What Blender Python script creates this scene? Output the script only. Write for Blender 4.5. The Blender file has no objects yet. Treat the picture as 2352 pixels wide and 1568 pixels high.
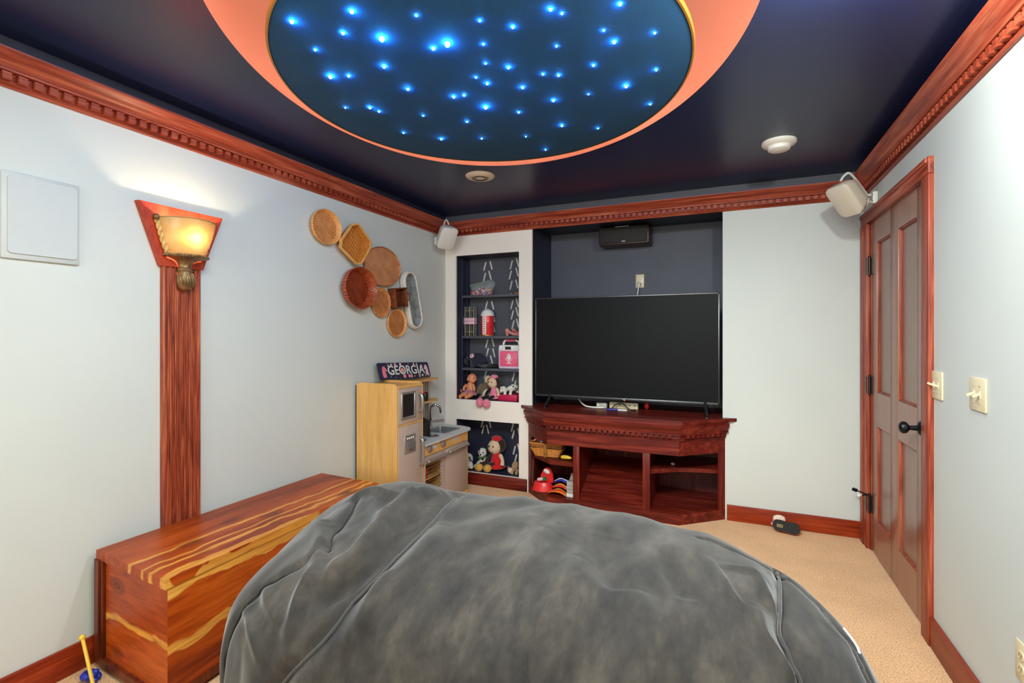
import bpy, bmesh, math, random
import numpy as np
from mathutils import Matrix, Vector, Euler, noise
random.seed(4); np.random.seed(4)
PI = math.pi
SC = bpy.context.scene
COL = SC.collection

# ------------------------------------------------------------------ camera, world, light, exposure
XL, XR, YB, YF, ZC = -2.383, 0.799, 3.89, -3.6, 2.41
cam = bpy.data.objects.new('camera', bpy.data.cameras.new('camera'))
COL.objects.link(cam)
cam.location = (0, 0, 1.3395)
cam.rotation_euler = (PI/2, 0, 0.4158)
cam.data.sensor_width = 36.0
cam.data.lens = 36.0*1133.54/2352
cam.data.shift_y = -17.05/2352
cam.data.clip_start = 0.02
SC.camera = cam

SC.view_settings.view_transform = 'Standard'
SC.view_settings.look = 'None'
SC.view_settings.gamma = 1
SC.view_settings.use_curve_mapping = False
SC.view_settings.exposure = 0.0

world = bpy.data.worlds.new('world'); SC.world = world
world.use_nodes = True
world.node_tree.nodes['Background'].inputs[0].default_value = (0.9, 0.95, 1.0, 1)
world.node_tree.nodes['Background'].inputs[1].default_value = 0.0

def light(name, kind, loc, energy, color, size=0.1, size_y=None, rot=(0, 0, 0), spread=None):
    l = bpy.data.lights.new(name, kind); l.energy = energy; l.color = color
    if kind == 'AREA':
        l.size = size
        if size_y: l.shape = 'RECTANGLE'; l.size_y = size_y
        if spread: l.spread = spread
    else:
        l.shadow_soft_size = size
    o = bpy.data.objects.new(name, l); COL.objects.link(o)
    o.location = loc; o.rotation_euler = rot
    return o
SCONCE_Y = 1.50
WARM = (0.93, 1.0, 0.945)
light('fill_rear', 'AREA', (-0.8, -3.3, 1.7), 92, WARM, 2.6, 1.7, (math.radians(88), 0, 0))  # added frontal fill behind the camera, not a lamp of the room
light('fill_overhead', 'AREA', (-0.5, 0.55, 2.385), 72, WARM, 1.2, 1.0, (math.radians(14), 0, 0))  # added overhead fill out of view, no fixture
light('fill_floor', 'AREA', (-0.35, 0.6, 2.37), 16, WARM, 0.5, 0.4, (math.radians(50), 0, math.radians(-4)), math.radians(75))  # added fill aimed at the far carpet, no fixture
light('fill_rear_point', 'POINT', (-1.95, -0.7, 2.3), 4, WARM, 0.06)  # weak added fill behind the camera, no fixture
light('fill_side', 'POINT', (0.36, 1.50, 2.32), 55, WARM, 0.05)  # added side fill to model folds and cast shadows, no fixture

# ------------------------------------------------------------------ materials
def lin(r, g, b):
    f = lambda c: (c/255/12.92) if c/255 <= 0.04045 else ((c/255+0.055)/1.055)**2.4
    return (f(r), f(g), f(b), 1)
MATS = {}
class NT:
    def __init__(s, name):
        m = bpy.data.materials.new(name); m.use_nodes = True
        s.m = m; s.t = m.node_tree; s.b = s.t.nodes['Principled BSDF']; MATS[name] = m
    def n(s, kind, **kw):
        x = s.t.nodes.new(kind)
        for k, v in kw.items():
            if k in x.inputs: x.inputs[k].default_value = v
            else: setattr(x, k, v)
        return x
    def l(s, a, b): s.t.links.new(a, b)
    def coord(s, scale=(1, 1, 1), rot=(0, 0, 0), loc=(0, 0, 0)):
        c = s.n('ShaderNodeTexCoord'); mp = s.n('ShaderNodeMapping')
        mp.inputs['Scale'].default_value = scale; mp.inputs['Rotation'].default_value = rot
        mp.inputs['Location'].default_value = loc
        s.l(c.outputs['Object'], mp.inputs['Vector']); return mp.outputs['Vector']
    def noise(s, vec, scale=5, detail=4, rough=.5, dist=0):
        x = s.n('ShaderNodeTexNoise')
        x.inputs['Scale'].default_value = scale; x.inputs['Detail'].default_value = detail
        x.inputs['Roughness'].default_value = rough; x.inputs['Distortion'].default_value = dist
        if vec: s.l(vec, x.inputs['Vector'])
        return x.outputs['Fac']
    def ramp(s, fac, stops, interp='LINEAR'):
        r = s.n('ShaderNodeValToRGB'); e = r.color_ramp.elements; r.color_ramp.interpolation = interp
        while len(e) < len(stops): e.new(0.5)
        for el, (p, c) in zip(e, stops): el.position = p; el.color = c
        s.l(fac, r.inputs['Fac']); return r.outputs['Color']
    def mix(s, fac, a, b, mode='MIX'):
        x = s.n('ShaderNodeMix', data_type='RGBA', blend_type=mode)
        for sock, v in ((x.inputs[0], fac), (x.inputs[6], a), (x.inputs[7], b)):
            if hasattr(v, 'node'): s.l(v, sock)
            else: sock.default_value = v
        return x.outputs[2]
    def bump(s, h, strength=.3, dist=.002):
        x = s.n('ShaderNodeBump'); x.inputs['Strength'].default_value = strength; x.inputs['Distance'].default_value = dist
        s.l(h, x.inputs['Height']); s.l(x.outputs['Normal'], s.b.inputs['Normal'])
    def set(s, **kw):
        for k, v in kw.items():
            k = k.replace('_', ' ')
            if hasattr(v, 'node'): s.l(v, s.b.inputs[k])
            else: s.b.inputs[k].default_value = v
        return s.m

def plain(name, rgb, rough=.5, metal=0, var=.06, scale=20, bump=0, bscale=200, spec=.5, coat=0, sheen=0, **kw):
    t = NT(name); v = t.coord()
    c = lin(*rgb)
    d = tuple(max(0, x*(1-var*2)) for x in c[:3])+(1,)
    u = tuple(min(1, x*(1+var)) for x in c[:3])+(1,)
    col = t.ramp(t.noise(v, scale, 3), [(.3, d), (.7, u)])
    t.set(Base_Color=col, Roughness=rough, Metallic=metal, Specular_IOR_Level=spec, Coat_Weight=coat, Sheen_Weight=sheen)
    if bump: t.bump(t.noise(v, bscale, 2), bump)
    for k, x in kw.items(): t.set(**{k: x})
    return t.m

def wood(name, cols, axis='X', scale=3.0, stretch=14, rough=.42, coat=.05, grain=.35, dist=.6, bumpy=.08, spec=.3):
    """streaked timber, the grain running along one axis"""
    t = NT(name)
    s = [scale*stretch]*3; i = 'XYZ'.index(axis); s[i] = scale
    v = t.coord(tuple(s))
    n1 = t.noise(v, 1.0, 5, .6, dist)
    col = t.ramp(n1, [(.28, lin(*cols[0])), (.5, lin(*cols[1])), (.74, lin(*cols[2]))])
    s2 = [scale*stretch*7]*3; s2[i] = scale*2.2
    n2 = t.noise(t.coord(tuple(s2)), 1.0, 3, .6)
    g = t.ramp(n2, [(.35, (1-grain, 1-grain, 1-grain, 1)), (.6, (1, 1, 1, 1))])
    col = t.mix(1.0, col, g, 'MULTIPLY')
    t.set(Base_Color=col, Roughness=rough, Coat_Weight=coat, Coat_Roughness=.25, Specular_IOR_Level=spec)
    t.bump(n2, bumpy)
    return t.m

CHERRY = ((108, 34, 20), (162, 68, 44), (202, 112, 80))
for ax in 'XYZ':
    wood('cherry_'+ax, CHERRY, ax, 2.2, 16)
    wood('baseboard_'+ax, ((116, 34, 10), (154, 52, 20), (182, 76, 34)), ax, 2.0, 12)
    wood('cabinet_'+ax, ((66, 12, 7), (106, 29, 19), (148, 56, 40)), ax, 2.2, 14)
wood('pilaster_oak', ((84, 26, 14), (168, 72, 44), (216, 122, 82)), 'Z', 3.4, 22, grain=.6, bumpy=.25)
wood('capital_wood', ((140, 40, 20), (176, 60, 34), (200, 84, 52)), 'Z', 5, 4, grain=.2)
wood('door_wood', ((140, 94, 76), (150, 102, 83), (158, 110, 90)), 'Z', 1.6, 22, rough=.28, coat=.2, grain=.08, bumpy=.03)
wood('door_panel_wood', ((132, 98, 84), (140, 106, 90), (147, 113, 97)), 'Z', 1.6, 26, rough=.28, coat=.2, grain=.08, bumpy=.03)
wood('maple', ((214, 156, 84), (226, 172, 98), (234, 184, 114)), 'Z', 2.4, 9, rough=.42, coat=.05, grain=.08, bumpy=.02)
wood('maple_light', ((212, 152, 78), (226, 170, 94), (234, 184, 112)), 'X', 2.4, 9, rough=.42, coat=.1, grain=.1, bumpy=.02)
wood('bamboo', ((186, 104, 36), (212, 132, 54), (230, 164, 86)), 'Z', 3, 30, rough=.4, grain=.3)
wood('dark_box_wood', ((84, 40, 20), (122, 62, 32), (150, 84, 48)), 'Y', 4, 14, rough=.45)
wood('grey_sticks', ((120, 112, 100), (146, 138, 122), (168, 160, 144)), 'Z', 6, 10, rough=.6)

def cedar(name, grain, across, lo, hi, bands, offs):
    """red heartwood boards with wavy pale sapwood bands, fine grain and knots"""
    t = NT(name); gi, ai = 'XYZ'.index(grain), 'XYZ'.index(across)
    sep = t.n('ShaderNodeSeparateXYZ'); t.l(t.coord(), sep.inputs[0])
    sw = [2.5]*3; sw[gi] = 2.6
    wob = t.noise(t.coord(tuple(sw), loc=(offs, offs*.7, 1)), 1.0, 3, .55, .3)
    mw = t.n('ShaderNodeMath', operation='MULTIPLY_ADD'); t.l(wob, mw.inputs[0]); mw.inputs[1].default_value = .16; mw.inputs[2].default_value = -.08
    ad = t.n('ShaderNodeMath', operation='ADD'); t.l(sep.outputs[ai], ad.inputs[0]); t.l(mw.outputs[0], ad.inputs[1])
    mr = t.n('ShaderNodeMapRange'); t.l(ad.outputs[0], mr.inputs[0]); mr.inputs[1].default_value = lo; mr.inputs[2].default_value = hi
    base, pale = (0, 0, 0, 1), (1, 1, 1, 1); st = []
    for p, w in bands: st += [(p-w-.012, base), (p-w, pale), (p+w, pale), (p+w+.02, base)]
    pm = t.ramp(mr.outputs[0], st)
    s = [7.0]*3; s[gi] = .8
    n1 = t.noise(t.coord(tuple(s), loc=(offs*3, 2, offs)), 1.0, 4, .6, .9)
    heart = t.ramp(n1, [(.28, lin(110, 34, 6)), (.45, lin(160, 60, 10)), (.56, lin(184, 78, 14)), (.7, lin(198, 94, 26))])
    s2 = [90.0]*3; s2[gi] = 4.0
    n2 = t.noise(t.coord(tuple(s2)), 1.0, 3, .6, .4)
    sap = t.ramp(n1, [(.3, lin(210, 126, 36)), (.7, lin(238, 178, 82))])
    col = t.mix(pm, heart, sap)
    col = t.mix(1.0, col, t.ramp(n2, [(.3, (.66, .6, .54, 1)), (.62, (1, 1, 1, 1))]), 'MULTIPLY')
    s3 = [8.5]*3; s3[gi] = 4.2
    vo = t.n('ShaderNodeTexVoronoi'); vo.inputs['Scale'].default_value = 1.0
    t.l(t.coord(tuple(s3), loc=(3.1+offs, 1.7, .4)), vo.inputs['Vector'])
    k = t.ramp(vo.outputs['Distance'], [(.05, (1, 1, 1, 1)), (.09, (.45, .45, .45, 1)), (.13, (.9, .9, .9, 1)), (.17, (.3, .3, .3, 1)), (.21, (.6, .6, .6, 1)), (.34, (0, 0, 0, 1))])
    gt = t.n('ShaderNodeSeparateColor'); t.l(vo.outputs['Color'], gt.inputs[0])
    gate = t.ramp(gt.outputs[0], [(.60, (0, 0, 0, 1)), (.62, (1, 1, 1, 1))])
    col = t.mix(t.mix(1.0, k, gate, 'MULTIPLY'), col, lin(76, 24, 6))
    t.set(Base_Color=col, Roughness=.42, Coat_Weight=.06, Coat_Roughness=.2, Specular_IOR_Level=.3)
    return t.m
cedar('cedar_top', 'Y', 'X', -.26, .26, [(.52, .010), (.70, .006), (.80, .012), (.97, .045)], .3)
cedar('cedar_front', 'Y', 'Z', 0, .47, [(.06, .025), (.44, .028), (.90, .04)], 2.3)
cedar('cedar_end', 'X', 'Z', 0, .47, [(.45, .016)], 4.1)
wood('cedar_red', ((118, 38, 8), (164, 64, 12), (190, 88, 24)), 'Y', 2.0, 14)
wood('cedar_dark', ((70, 22, 8), (104, 40, 16), (132, 56, 24)), 'Z', 3, 16)

plain('wall_paint', (202, 206, 200), .55, var=.012, scale=2.5, bump=.05, bscale=160)
plain('warm_lit_paint', (240, 231, 220), .55, var=.012, scale=2.5, bump=.05, bscale=160)  # wall paint with warm lamp light put into its colour
plain('navy_ceiling', (30, 37, 74), .33, var=.04, scale=3, bump=.0, bscale=120, spec=.35)
plain('navy_wall', (80, 80, 90), .6, var=.04, scale=6, bump=.06, bscale=160)
plain('navy_dark', (40, 42, 62), .5, var=.06, scale=6)
plain('coral_paint', (242, 156, 132), .5, var=.02, scale=3)
plain('white_plastic', (225, 222, 214), .4, var=.01)
plain('cream_plastic', (216, 204, 184), .45, var=.01)
plain('panel_white', (190, 194, 192), .5, var=.01, bump=.1, bscale=500)
plain('ivory_plastic', (222, 206, 168), .35, var=.02)
plain('black_plastic', (22, 22, 23), .4, var=.05)
plain('black_metal', (30, 30, 32), .35, .6, var=.05)
plain('bronze', (58, 50, 44), .4, .8, var=.1)
plain('brass_hinge', (60, 48, 42), .4, .7, var=.1)
plain('gold_rim', (190, 130, 50), .4, .3, var=.05)
plain('antique_gold', (150, 118, 78), .42, .65, var=.25, scale=40, bump=.2, bscale=60)
plain('cord_gold', (214, 176, 112), .5, .1, var=.12, scale=60)
plain('tv_bezel', (86, 86, 86), .3, .8, var=.02)
plain('silver', (176, 170, 164), .32, .75, var=.03)
plain('taupe_panel', (182, 160, 146), .5, var=.015, bump=.04, bscale=300)
plain('chrome', (200, 200, 200), .1, 1.0, var=.01)
plain('counter_grey', (196, 198, 198), .4, var=.02)
plain('sink_grey', (128, 130, 130), .35, .4, var=.02)
plain('grey_mirror', (150, 160, 166), .2, .4, var=.03)
plain('felt_star', (10, 72, 114), .9, var=.28, scale=300, bump=.3, bscale=900)
plain('speaker_grille', (40, 33, 30), .7, var=.3, scale=400, bump=.5, bscale=500)
plain('speaker_wood', (62, 38, 24), .4, var=.1)
plain('red_plastic', (226, 44, 44), .3, var=.02)
plain('red_paint', (208, 34, 40), .35, var=.03)
plain('pink_plastic', (240, 98, 132), .35, var=.02)
plain('pale_pink', (236, 190, 202), .4, var=.02)
plain('lilac', (222, 200, 226), .4, var=.02)
plain('white_paint', (236, 232, 226), .5, var=.02)
plain('yellow_plastic', (228, 192, 62), .4, var=.03)
plain('blue_plastic', (28, 52, 170), .4, var=.06)
plain('orange_plastic', (232, 120, 34), .4, var=.03)
plain('green_plastic', (52, 120, 60), .4, var=.03)
plain('clear_grey', (176, 172, 162), .2, var=.05)
plain('doll_skin', (226, 142, 98), .42, var=.02)
plain('tulle', (176, 118, 140), .9, var=.2, scale=80, bump=.6, bscale=120)
def plush(name, rgb, var=.12): return plain(name, rgb, .95, var=var, scale=90, bump=.7, bscale=260, sheen=.3, spec=.1)
for nm_, c in (('plush_taupe', (120, 102, 78)), ('plush_white', (224, 216, 204)), ('plush_pink', (226, 128, 152)), ('plush_cream', (224, 192, 160)),
               ('plush_brown', (58, 40, 32)), ('plush_black', (22, 20, 22)), ('plush_red', (204, 34, 40)), ('plush_yellow', (214, 164, 70)),
               ('plush_tan', (178, 142, 104)), ('plush_orange', (176, 104, 58)), ('plush_grey', (150, 140, 130)), ('cap_cloth', (42, 44, 60)),
               ('slipper_pink', (226, 140, 132)), ('slipper_lining', (236, 214, 196))): plush(nm_, c)
plain('rubber_sole', (38, 36, 32), .85, var=.2, scale=200, bump=.6, bscale=400)
plain('gold_print', (150, 126, 64), .6, var=.2)
plain('white_strip', (214, 210, 204), .6, var=.12, scale=60)
plain('sign_navy', (40, 36, 70), .45, var=.1)
plain('sign_letter', (222, 222, 214), .5, var=.02)
plain('sign_pink', (236, 128, 142), .5, var=.05)
plain('leaf_green', (80, 130, 96), .5, var=.1)
plain('magenta_card', (196, 26, 74), .45, var=.04)
plain('rattan_dark', (150, 96, 40), .5, var=.25, scale=60)

def weave(name, cols, rings=60, spokes=0, rough=.55):
    """basketry: concentric coils round the local X axis, with a colour wander"""
    t = NT(name)
    v = t.coord()
    sep = t.n('ShaderNodeSeparateXYZ'); t.l(v, sep.inputs[0])
    cmb = t.n('ShaderNodeCombineXYZ'); t.l(sep.outputs[1], cmb.inputs[0]); t.l(sep.outputs[2], cmb.inputs[1])
    ln = t.n('ShaderNodeVectorMath', operation='LENGTH'); t.l(cmb.outputs[0], ln.inputs[0])
    mu = t.n('ShaderNodeMath', operation='MULTIPLY'); t.l(ln.outputs['Value'], mu.inputs[0]); mu.inputs[1].default_value = rings*6.283/.2
    sn = t.n('ShaderNodeMath', operation='SINE'); t.l(mu.outputs[0], sn.inputs[0])
    at = t.n('ShaderNodeMath', operation='ARCTAN2'); t.l(sep.outputs[1], at.inputs[0]); t.l(sep.outputs[2], at.inputs[1])
    m2 = t.n('ShaderNodeMath', operation='MULTIPLY'); t.l(at.outputs[0], m2.inputs[0]); m2.inputs[1].default_value = max(spokes, 1)
    s2 = t.n('ShaderNodeMath', operation='SINE'); t.l(m2.outputs[0], s2.inputs[0])
    ad = t.n('ShaderNodeMath', operation='MULTIPLY'); t.l(sn.outputs[0], ad.inputs[0]); t.l(s2.outputs[0], ad.inputs[1])
    mr = t.n('ShaderNodeMapRange'); t.l(ad.outputs[0], mr.inputs[0]); mr.inputs[1].default_value = -1; mr.inputs[2].default_value = 1
    n = t.noise(v, 26, 4, .6)
    w = t.mix(.60, mr.outputs[0], n)
    col = t.ramp(w, [(.25, lin(*cols[0])), (.5, lin(*cols[1])), (.75, lin(*cols[2]))])
    t.set(Base_Color=col, Roughness=rough); t.bump(mr.outputs[0], .4, .003)
    return t.m
weave('weave_straw', ((160, 90, 40), (202, 128, 68), (228, 164, 104)), 9, 22)
weave('weave_straw_edge', ((196, 124, 60), (224, 154, 84), (242, 188, 122)), 14, 50)
weave('weave_brown', ((140, 76, 34), (184, 112, 58), (212, 146, 88)), 9, 24)
weave('weave_red', ((78, 22, 6), (126, 44, 16), (166, 70, 32)), 9, 24, .35)
weave('weave_red_edge', ((104, 38, 14), (150, 62, 28), (196, 100, 58)), 14, 50, .35)
weave('weave_white', ((196, 184, 168), (226, 216, 202), (240, 234, 224)), 60, 70)
weave('weave_grey', ((64, 70, 72), (128, 134, 132), (190, 190, 184)), 70, 60)

def diag_weave(name, cols, sc=90):
    t = NT(name)
    wv = t.n('ShaderNodeTexWave', wave_type='BANDS'); wv.inputs['Scale'].default_value = sc/2.2
    t.l(t.coord((1, 1, 1), (math.radians(40), 0, 0)), wv.inputs['Vector'])
    wv.bands_direction = 'Y'
    n = t.noise(t.coord(), 16, 3)
    w = t.mix(.7, wv.outputs['Fac'], n)
    t.set(Base_Color=t.ramp(w, [(.2, lin(*cols[0])), (.5, lin(*cols[1])), (.8, lin(*cols[2]))]), Roughness=.5)
    t.bump(wv.outputs['Fac'], .4, .002); return t.m
diag_weave('weave_tan', ((158, 96, 56), (196, 130, 84), (214, 152, 104)))

# carpet
t = NT('carpet_pile'); v = t.coord()
c1 = t.ramp(t.noise(v, 150, 3, .75), [(.34, lin(196, 132, 76)), (.5, lin(250, 192, 134)), (.68, lin(255, 222, 170))])
c2 = t.ramp(t.noise(v, 3.2, 4, .6), [(.32, (.88, .86, .83, 1)), (.6, (1, 1, 1, 1))])
t.set(Base_Color=t.mix(1.0, c1, c2, 'MULTIPLY'), Roughness=1.0, Sheen_Weight=.2, Specular_IOR_Level=.1)
t.bump(t.noise(v, 260, 3, .7), .9, .006)
# bean bag suede
t = NT('bag_suede'); v = t.coord((2.6, .9, 1.6), (0, 0, .12))
n1 = t.noise(v, 4.2, 8, .62, .1); n2 = t.noise(t.coord((1.6, .7, 1)), 22, 6, .7, 0)
c1 = t.ramp(n1, [(.34, lin(45, 43, 42)), (.5, lin(60, 56, 52)), (.66, lin(79, 73, 66))])
c2 = t.ramp(n2, [(.34, (.74, .74, .76, 1)), (.6, (1, 1, 1, 1))])
sp = t.ramp(t.noise(t.coord(), 55, 1), [(.80, (0, 0, 0, 1)), (.83, (1, 1, 1, 1))])
col = t.mix(1.0, c1, c2, 'MULTIPLY')
t.set(Base_Color=col, Roughness=.9, Sheen_Weight=.35, Sheen_Roughness=.4, Specular_IOR_Level=.2)
t.bump(t.noise(t.coord(), 300, 2), .12, .002)
plain('bag_piping', (60, 57, 55), .9, var=.08, sheen=.3, spec=.2)
plain('bag_thread', (50, 48, 46), .9, var=.05, spec=.1)
plain('bag_lining', (230, 232, 236), .8, var=.03)
# television glass
plain('tv_glass', (17, 17, 18), .45, var=.0, spec=.1)
# lamp glass
t = NT('amber_glass')
for n_ in list(t.t.nodes):
    if n_.type == 'BSDF_PRINCIPLED': t.t.nodes.remove(n_)
outn = [n_ for n_ in t.t.nodes if n_.type == 'OUTPUT_MATERIAL'][0]
tr = t.n('ShaderNodeBsdfTranslucent'); df = t.n('ShaderNodeBsdfDiffuse'); gl = t.n('ShaderNodeBsdfGlossy'); mx = t.n('ShaderNodeMixShader'); m2 = t.n('ShaderNodeMixShader')
gc = t.ramp(t.noise(t.coord(), 14, 3), [(.3, lin(236, 190, 112)), (.7, lin(252, 222, 158))])
tc = t.mix(1.0, gc, (.060, .049, .038, 1), 'MULTIPLY'); t.l(tc, tr.inputs[0]); t.l(gc, df.inputs[0]); gl.inputs['Roughness'].default_value = .25
mx.inputs[0].default_value = .35; t.l(tr.outputs[0], mx.inputs[1]); t.l(df.outputs[0], mx.inputs[2])
m2.inputs[0].default_value = .04; t.l(mx.outputs[0], m2.inputs[1]); t.l(gl.outputs[0], m2.inputs[2]); t.l(m2.outputs[0], outn.inputs[0])
def emit(name, rgb, strength):
    t = NT(name); t.set(Base_Color=(0, 0, 0, 1), Emission_Color=(*rgb, 1), Emission_Strength=strength); return t.m
emit('bulb_glow', (1.0, .80, .54), 1150)
emit('star_glow', (0.02, 0.33, 1.0), 700)
emit('rope_glow', (1.0, .72, .52), 10)
emit('led_green', (.1, 1, .2), 3); emit('led_red', (1, .05, .03), 3)
t = NT('bag_clear'); t.set(Base_Color=(.9, .95, .92, 1), Roughness=.12, Transmission_Weight=.0, Alpha=.13, Specular_IOR_Level=.8)

# ------------------------------------------------------------------ mesh building
W = {}
class MB:
    def __init__(s): s.bm = bmesh.new(); s.T = Matrix(); s.mats = []; s.cur = 0
    def use(s, m):
        if m not in s.mats: s.mats.append(m)
        s.cur = s.mats.index(m); return s
    def _fin(s, vs, fs):
        for v in vs: v.co = s.T @ v.co
        for f in fs: f.material_index = s.cur
    def raw(s, verts, faces):
        vs = [s.bm.verts.new(v) for v in verts]; fs = []
        for f in faces:
            try: fs.append(s.bm.faces.new([vs[i] for i in f]))
            except ValueError: pass
        s._fin(vs, fs); return vs
    def box(s, lo, hi, bev=0.0, R=None, seg=2):
        lo = Vector(lo); hi = Vector(hi); c = (lo+hi)/2; d = hi-lo
        r = bmesh.ops.create_cube(s.bm, size=1.0); vs = r['verts']
        for v in vs: v.co = Vector((v.co.x*d.x, v.co.y*d.y, v.co.z*d.z))
        if bev > 0:
            es = list({e for v in vs for e in v.link_edges})
            r = bmesh.ops.bevel(s.bm, geom=es, offset=min(bev, min(d)*.49), segments=seg, affect='EDGES', profile=.5)
            vs = list({v for f in r['faces'] for v in f.verts} | {v for v in vs if v.is_valid})
            allf = list({f for v in vs for f in v.link_faces}); vs = list({v for f in allf for v in f.verts})
        M = Matrix.Translation(c) @ (R.to_4x4() if R else Matrix())
        for v in vs: v.co = M @ v.co
        s._fin(vs, {f for v in vs for f in v.link_faces}); return s
    def ring_surf(s, rings, closed=True, caps=True):
        n = len(rings[0]); verts = [p for r in rings for p in r]; faces = []
        for i in range(len(rings)-1):
            for j in range(n if closed else n-1):
                k = (j+1) % n
                faces.append((i*n+j, i*n+k, (i+1)*n+k, (i+1)*n+j))
        if caps and closed:
            faces.append(tuple(range(n))[::-1]); faces.append(tuple((len(rings)-1)*n+j for j in range(n)))
        s.raw(verts, faces); return s
    def tube(s, path, r, seg=8, closed=False):
        P = [Vector(p) for p in path]; n = len(P)
        rr = r if isinstance(r, (list, tuple)) else [r]*n
        tang = []
        for i in range(n):
            a = P[(i-1) % n] if (closed or i > 0) else P[i]; b = P[(i+1) % n] if (closed or i < n-1) else P[i]
            tang.append((b-a).normalized())
        up = Vector((0, 0, 1)) if abs(tang[0].z) < .9 else Vector((1, 0, 0))
        nrm = tang[0].cross(up).normalized(); rings = []
        for i in range(n):
            nrm = (nrm-tang[i]*nrm.dot(tang[i])).normalized(); bi = tang[i].cross(nrm)
            rings.append([P[i]+(nrm*math.cos(2*PI*j/seg)+bi*math.sin(2*PI*j/seg))*rr[i] for j in range(seg)])
        if closed: rings.append(rings[0]); s.ring_surf(rings, caps=False)
        else: s.ring_surf(rings)
        return s
    def lathe(s, prof, c=(0, 0, 0), axis='Z', seg=32, sx=1, sy=1, a0=0, a1=2*PI, caps=True):
        full = abs(a1-a0-2*PI) < 1e-6; n = seg if full else seg+1; rings = []
        for r, z in prof:
            ring = []
            for j in range(n):
                a = a0+(a1-a0)*j/seg; x, y = r*math.cos(a)*sx, r*math.sin(a)*sy
                p = {'Z': (x, y, z), 'X': (z, x, y), 'Y': (x, z, y)}[axis]
                ring.append(Vector(p)+Vector(c))
            rings.append(ring)
        s.ring_surf(rings, closed=full, caps=caps and full); return s
    def cyl(s, a, b, r, r2=None, seg=20):
        return s.tube([a, b], [r, r if r2 is None else r2], seg)
    def prism(s, poly, axis, lo, hi, bev=0):
        n = len(poly)
        def P(p, h): return {'Z': (p[0], p[1], h), 'X': (h, p[0], p[1]), 'Y': (p[0], h, p[1])}[axis]
        vs = s.raw([P(p, lo) for p in poly]+[P(p, hi) for p in poly],
                   [tuple(range(n))[::-1], tuple(range(n, 2*n))]+[(i, (i+1) % n, n+(i+1) % n, n+i) for i in range(n)])
        return s
    def ell(s, c, r, R=None, seg=24, rings=14, e=1.0):
        r = (r, r, r) if isinstance(r, (int, float)) else r
        M = Matrix.Translation(Vector(c)) @ (R.to_4x4() if R else Matrix())
        sp = lambda x: math.copysign(abs(x)**e, x)
        RR = []
        for i in range(1, rings):
            b = -PI/2+PI*i/rings
            RR.append([M @ Vector((r[0]*sp(math.cos(b))*sp(math.cos(2*PI*j/seg)), r[1]*sp(math.cos(b))*sp(math.sin(2*PI*j/seg)), r[2]*sp(math.sin(b)))) for j in range(seg)])
        top = M @ Vector((0, 0, r[2])); bot = M @ Vector((0, 0, -r[2]))
        verts = [bot]+[p for q in RR for p in q]+[top]; f = []
        for j in range(seg): f.append((0, 1+(j+1) % seg, 1+j))
        for i in range(len(RR)-1):
            for j in range(seg): f.append((1+i*seg+j, 1+i*seg+(j+1) % seg, 1+(i+1)*seg+(j+1) % seg, 1+(i+1)*seg+j))
        L = len(verts)-1; b0 = 1+(len(RR)-1)*seg
        for j in range(seg): f.append((b0+j, b0+(j+1) % seg, L))
        s.raw(verts, f); return s
    def text(s, txt, size, M, extrude=.001, offset=0):
        cu = bpy.data.curves.new('t', 'FONT'); cu.body = txt; cu.size = size; cu.extrude = extrude; cu.offset = offset
        cu.align_x = 'CENTER'; cu.align_y = 'CENTER'; cu.resolution_u = 6
        o = bpy.data.objects.new('t', cu); COL.objects.link(o)
        dg = bpy.context.evaluated_depsgraph_get(); dg.update()
        me = bpy.data.meshes.new_from_object(o.evaluated_get(dg))
        vs = [M @ v.co for v in me.vertices]; fs = [tuple(p.vertices) for p in me.polygons]
        bpy.data.objects.remove(o); bpy.data.curves.remove(cu); bpy.data.meshes.remove(me)
        s.raw(vs, fs); return s
    def build(s, name, mat=None, parent=None, smooth=35, recalc=True, base=True):
        me = bpy.data.meshes.new(name)
        if recalc: bmesh.ops.recalc_face_normals(s.bm, faces=s.bm.faces[:])
        loc = Vector((0, 0, 0))
        if parent is not None: s.bm.transform(W[parent.name].inverted())
        elif base:
            xs = [v.co for v in s.bm.verts]
            lo = [min(p[i] for p in xs) for i in range(3)]; hi = [max(p[i] for p in xs) for i in range(3)]
            loc = Vector(((lo[0]+hi[0])/2, (lo[1]+hi[1])/2, lo[2])); s.bm.transform(Matrix.Translation(-loc))
        s.bm.to_mesh(me); s.bm.free()
        for m in (s.mats if s.mats else [mat]): me.materials.append(MATS[m])
        if smooth:
            for p in me.polygons: p.use_smooth = True
            me.set_sharp_from_angle(angle=math.radians(smooth))
        o = bpy.data.objects.new(name, me); COL.objects.link(o)
        if parent is not None: o.parent = parent; W[o.name] = W[parent.name]
        else: o.location = loc; W[o.name] = Matrix.Translation(loc)
        return o
def tag(o, label, cat, group=None, kind=None):
    if label: o['label'] = label
    if cat: o['category'] = cat
    if group: o['group'] = group
    if kind: o['kind'] = kind
    return o
def thing(name, label, cat, loc=(0, 0, 0), group=None):
    o = bpy.data.objects.new(name, None); COL.objects.link(o); o.location = loc; o.empty_display_size = .05
    W[o.name] = Matrix.Translation(Vector(loc)); return tag(o, label, cat, group)
def struct(o, label=None, cat=None): o['kind'] = 'structure'; return tag(o, label, cat)
def frame(o, x, y, z):  # matrix from origin and axes
    M = Matrix.Identity(4)
    for i, a in enumerate((x, y, z)):
        for k in range(3): M[k][i] = a[k]
    for k in range(3): M[k][3] = o[k]
    return M
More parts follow.
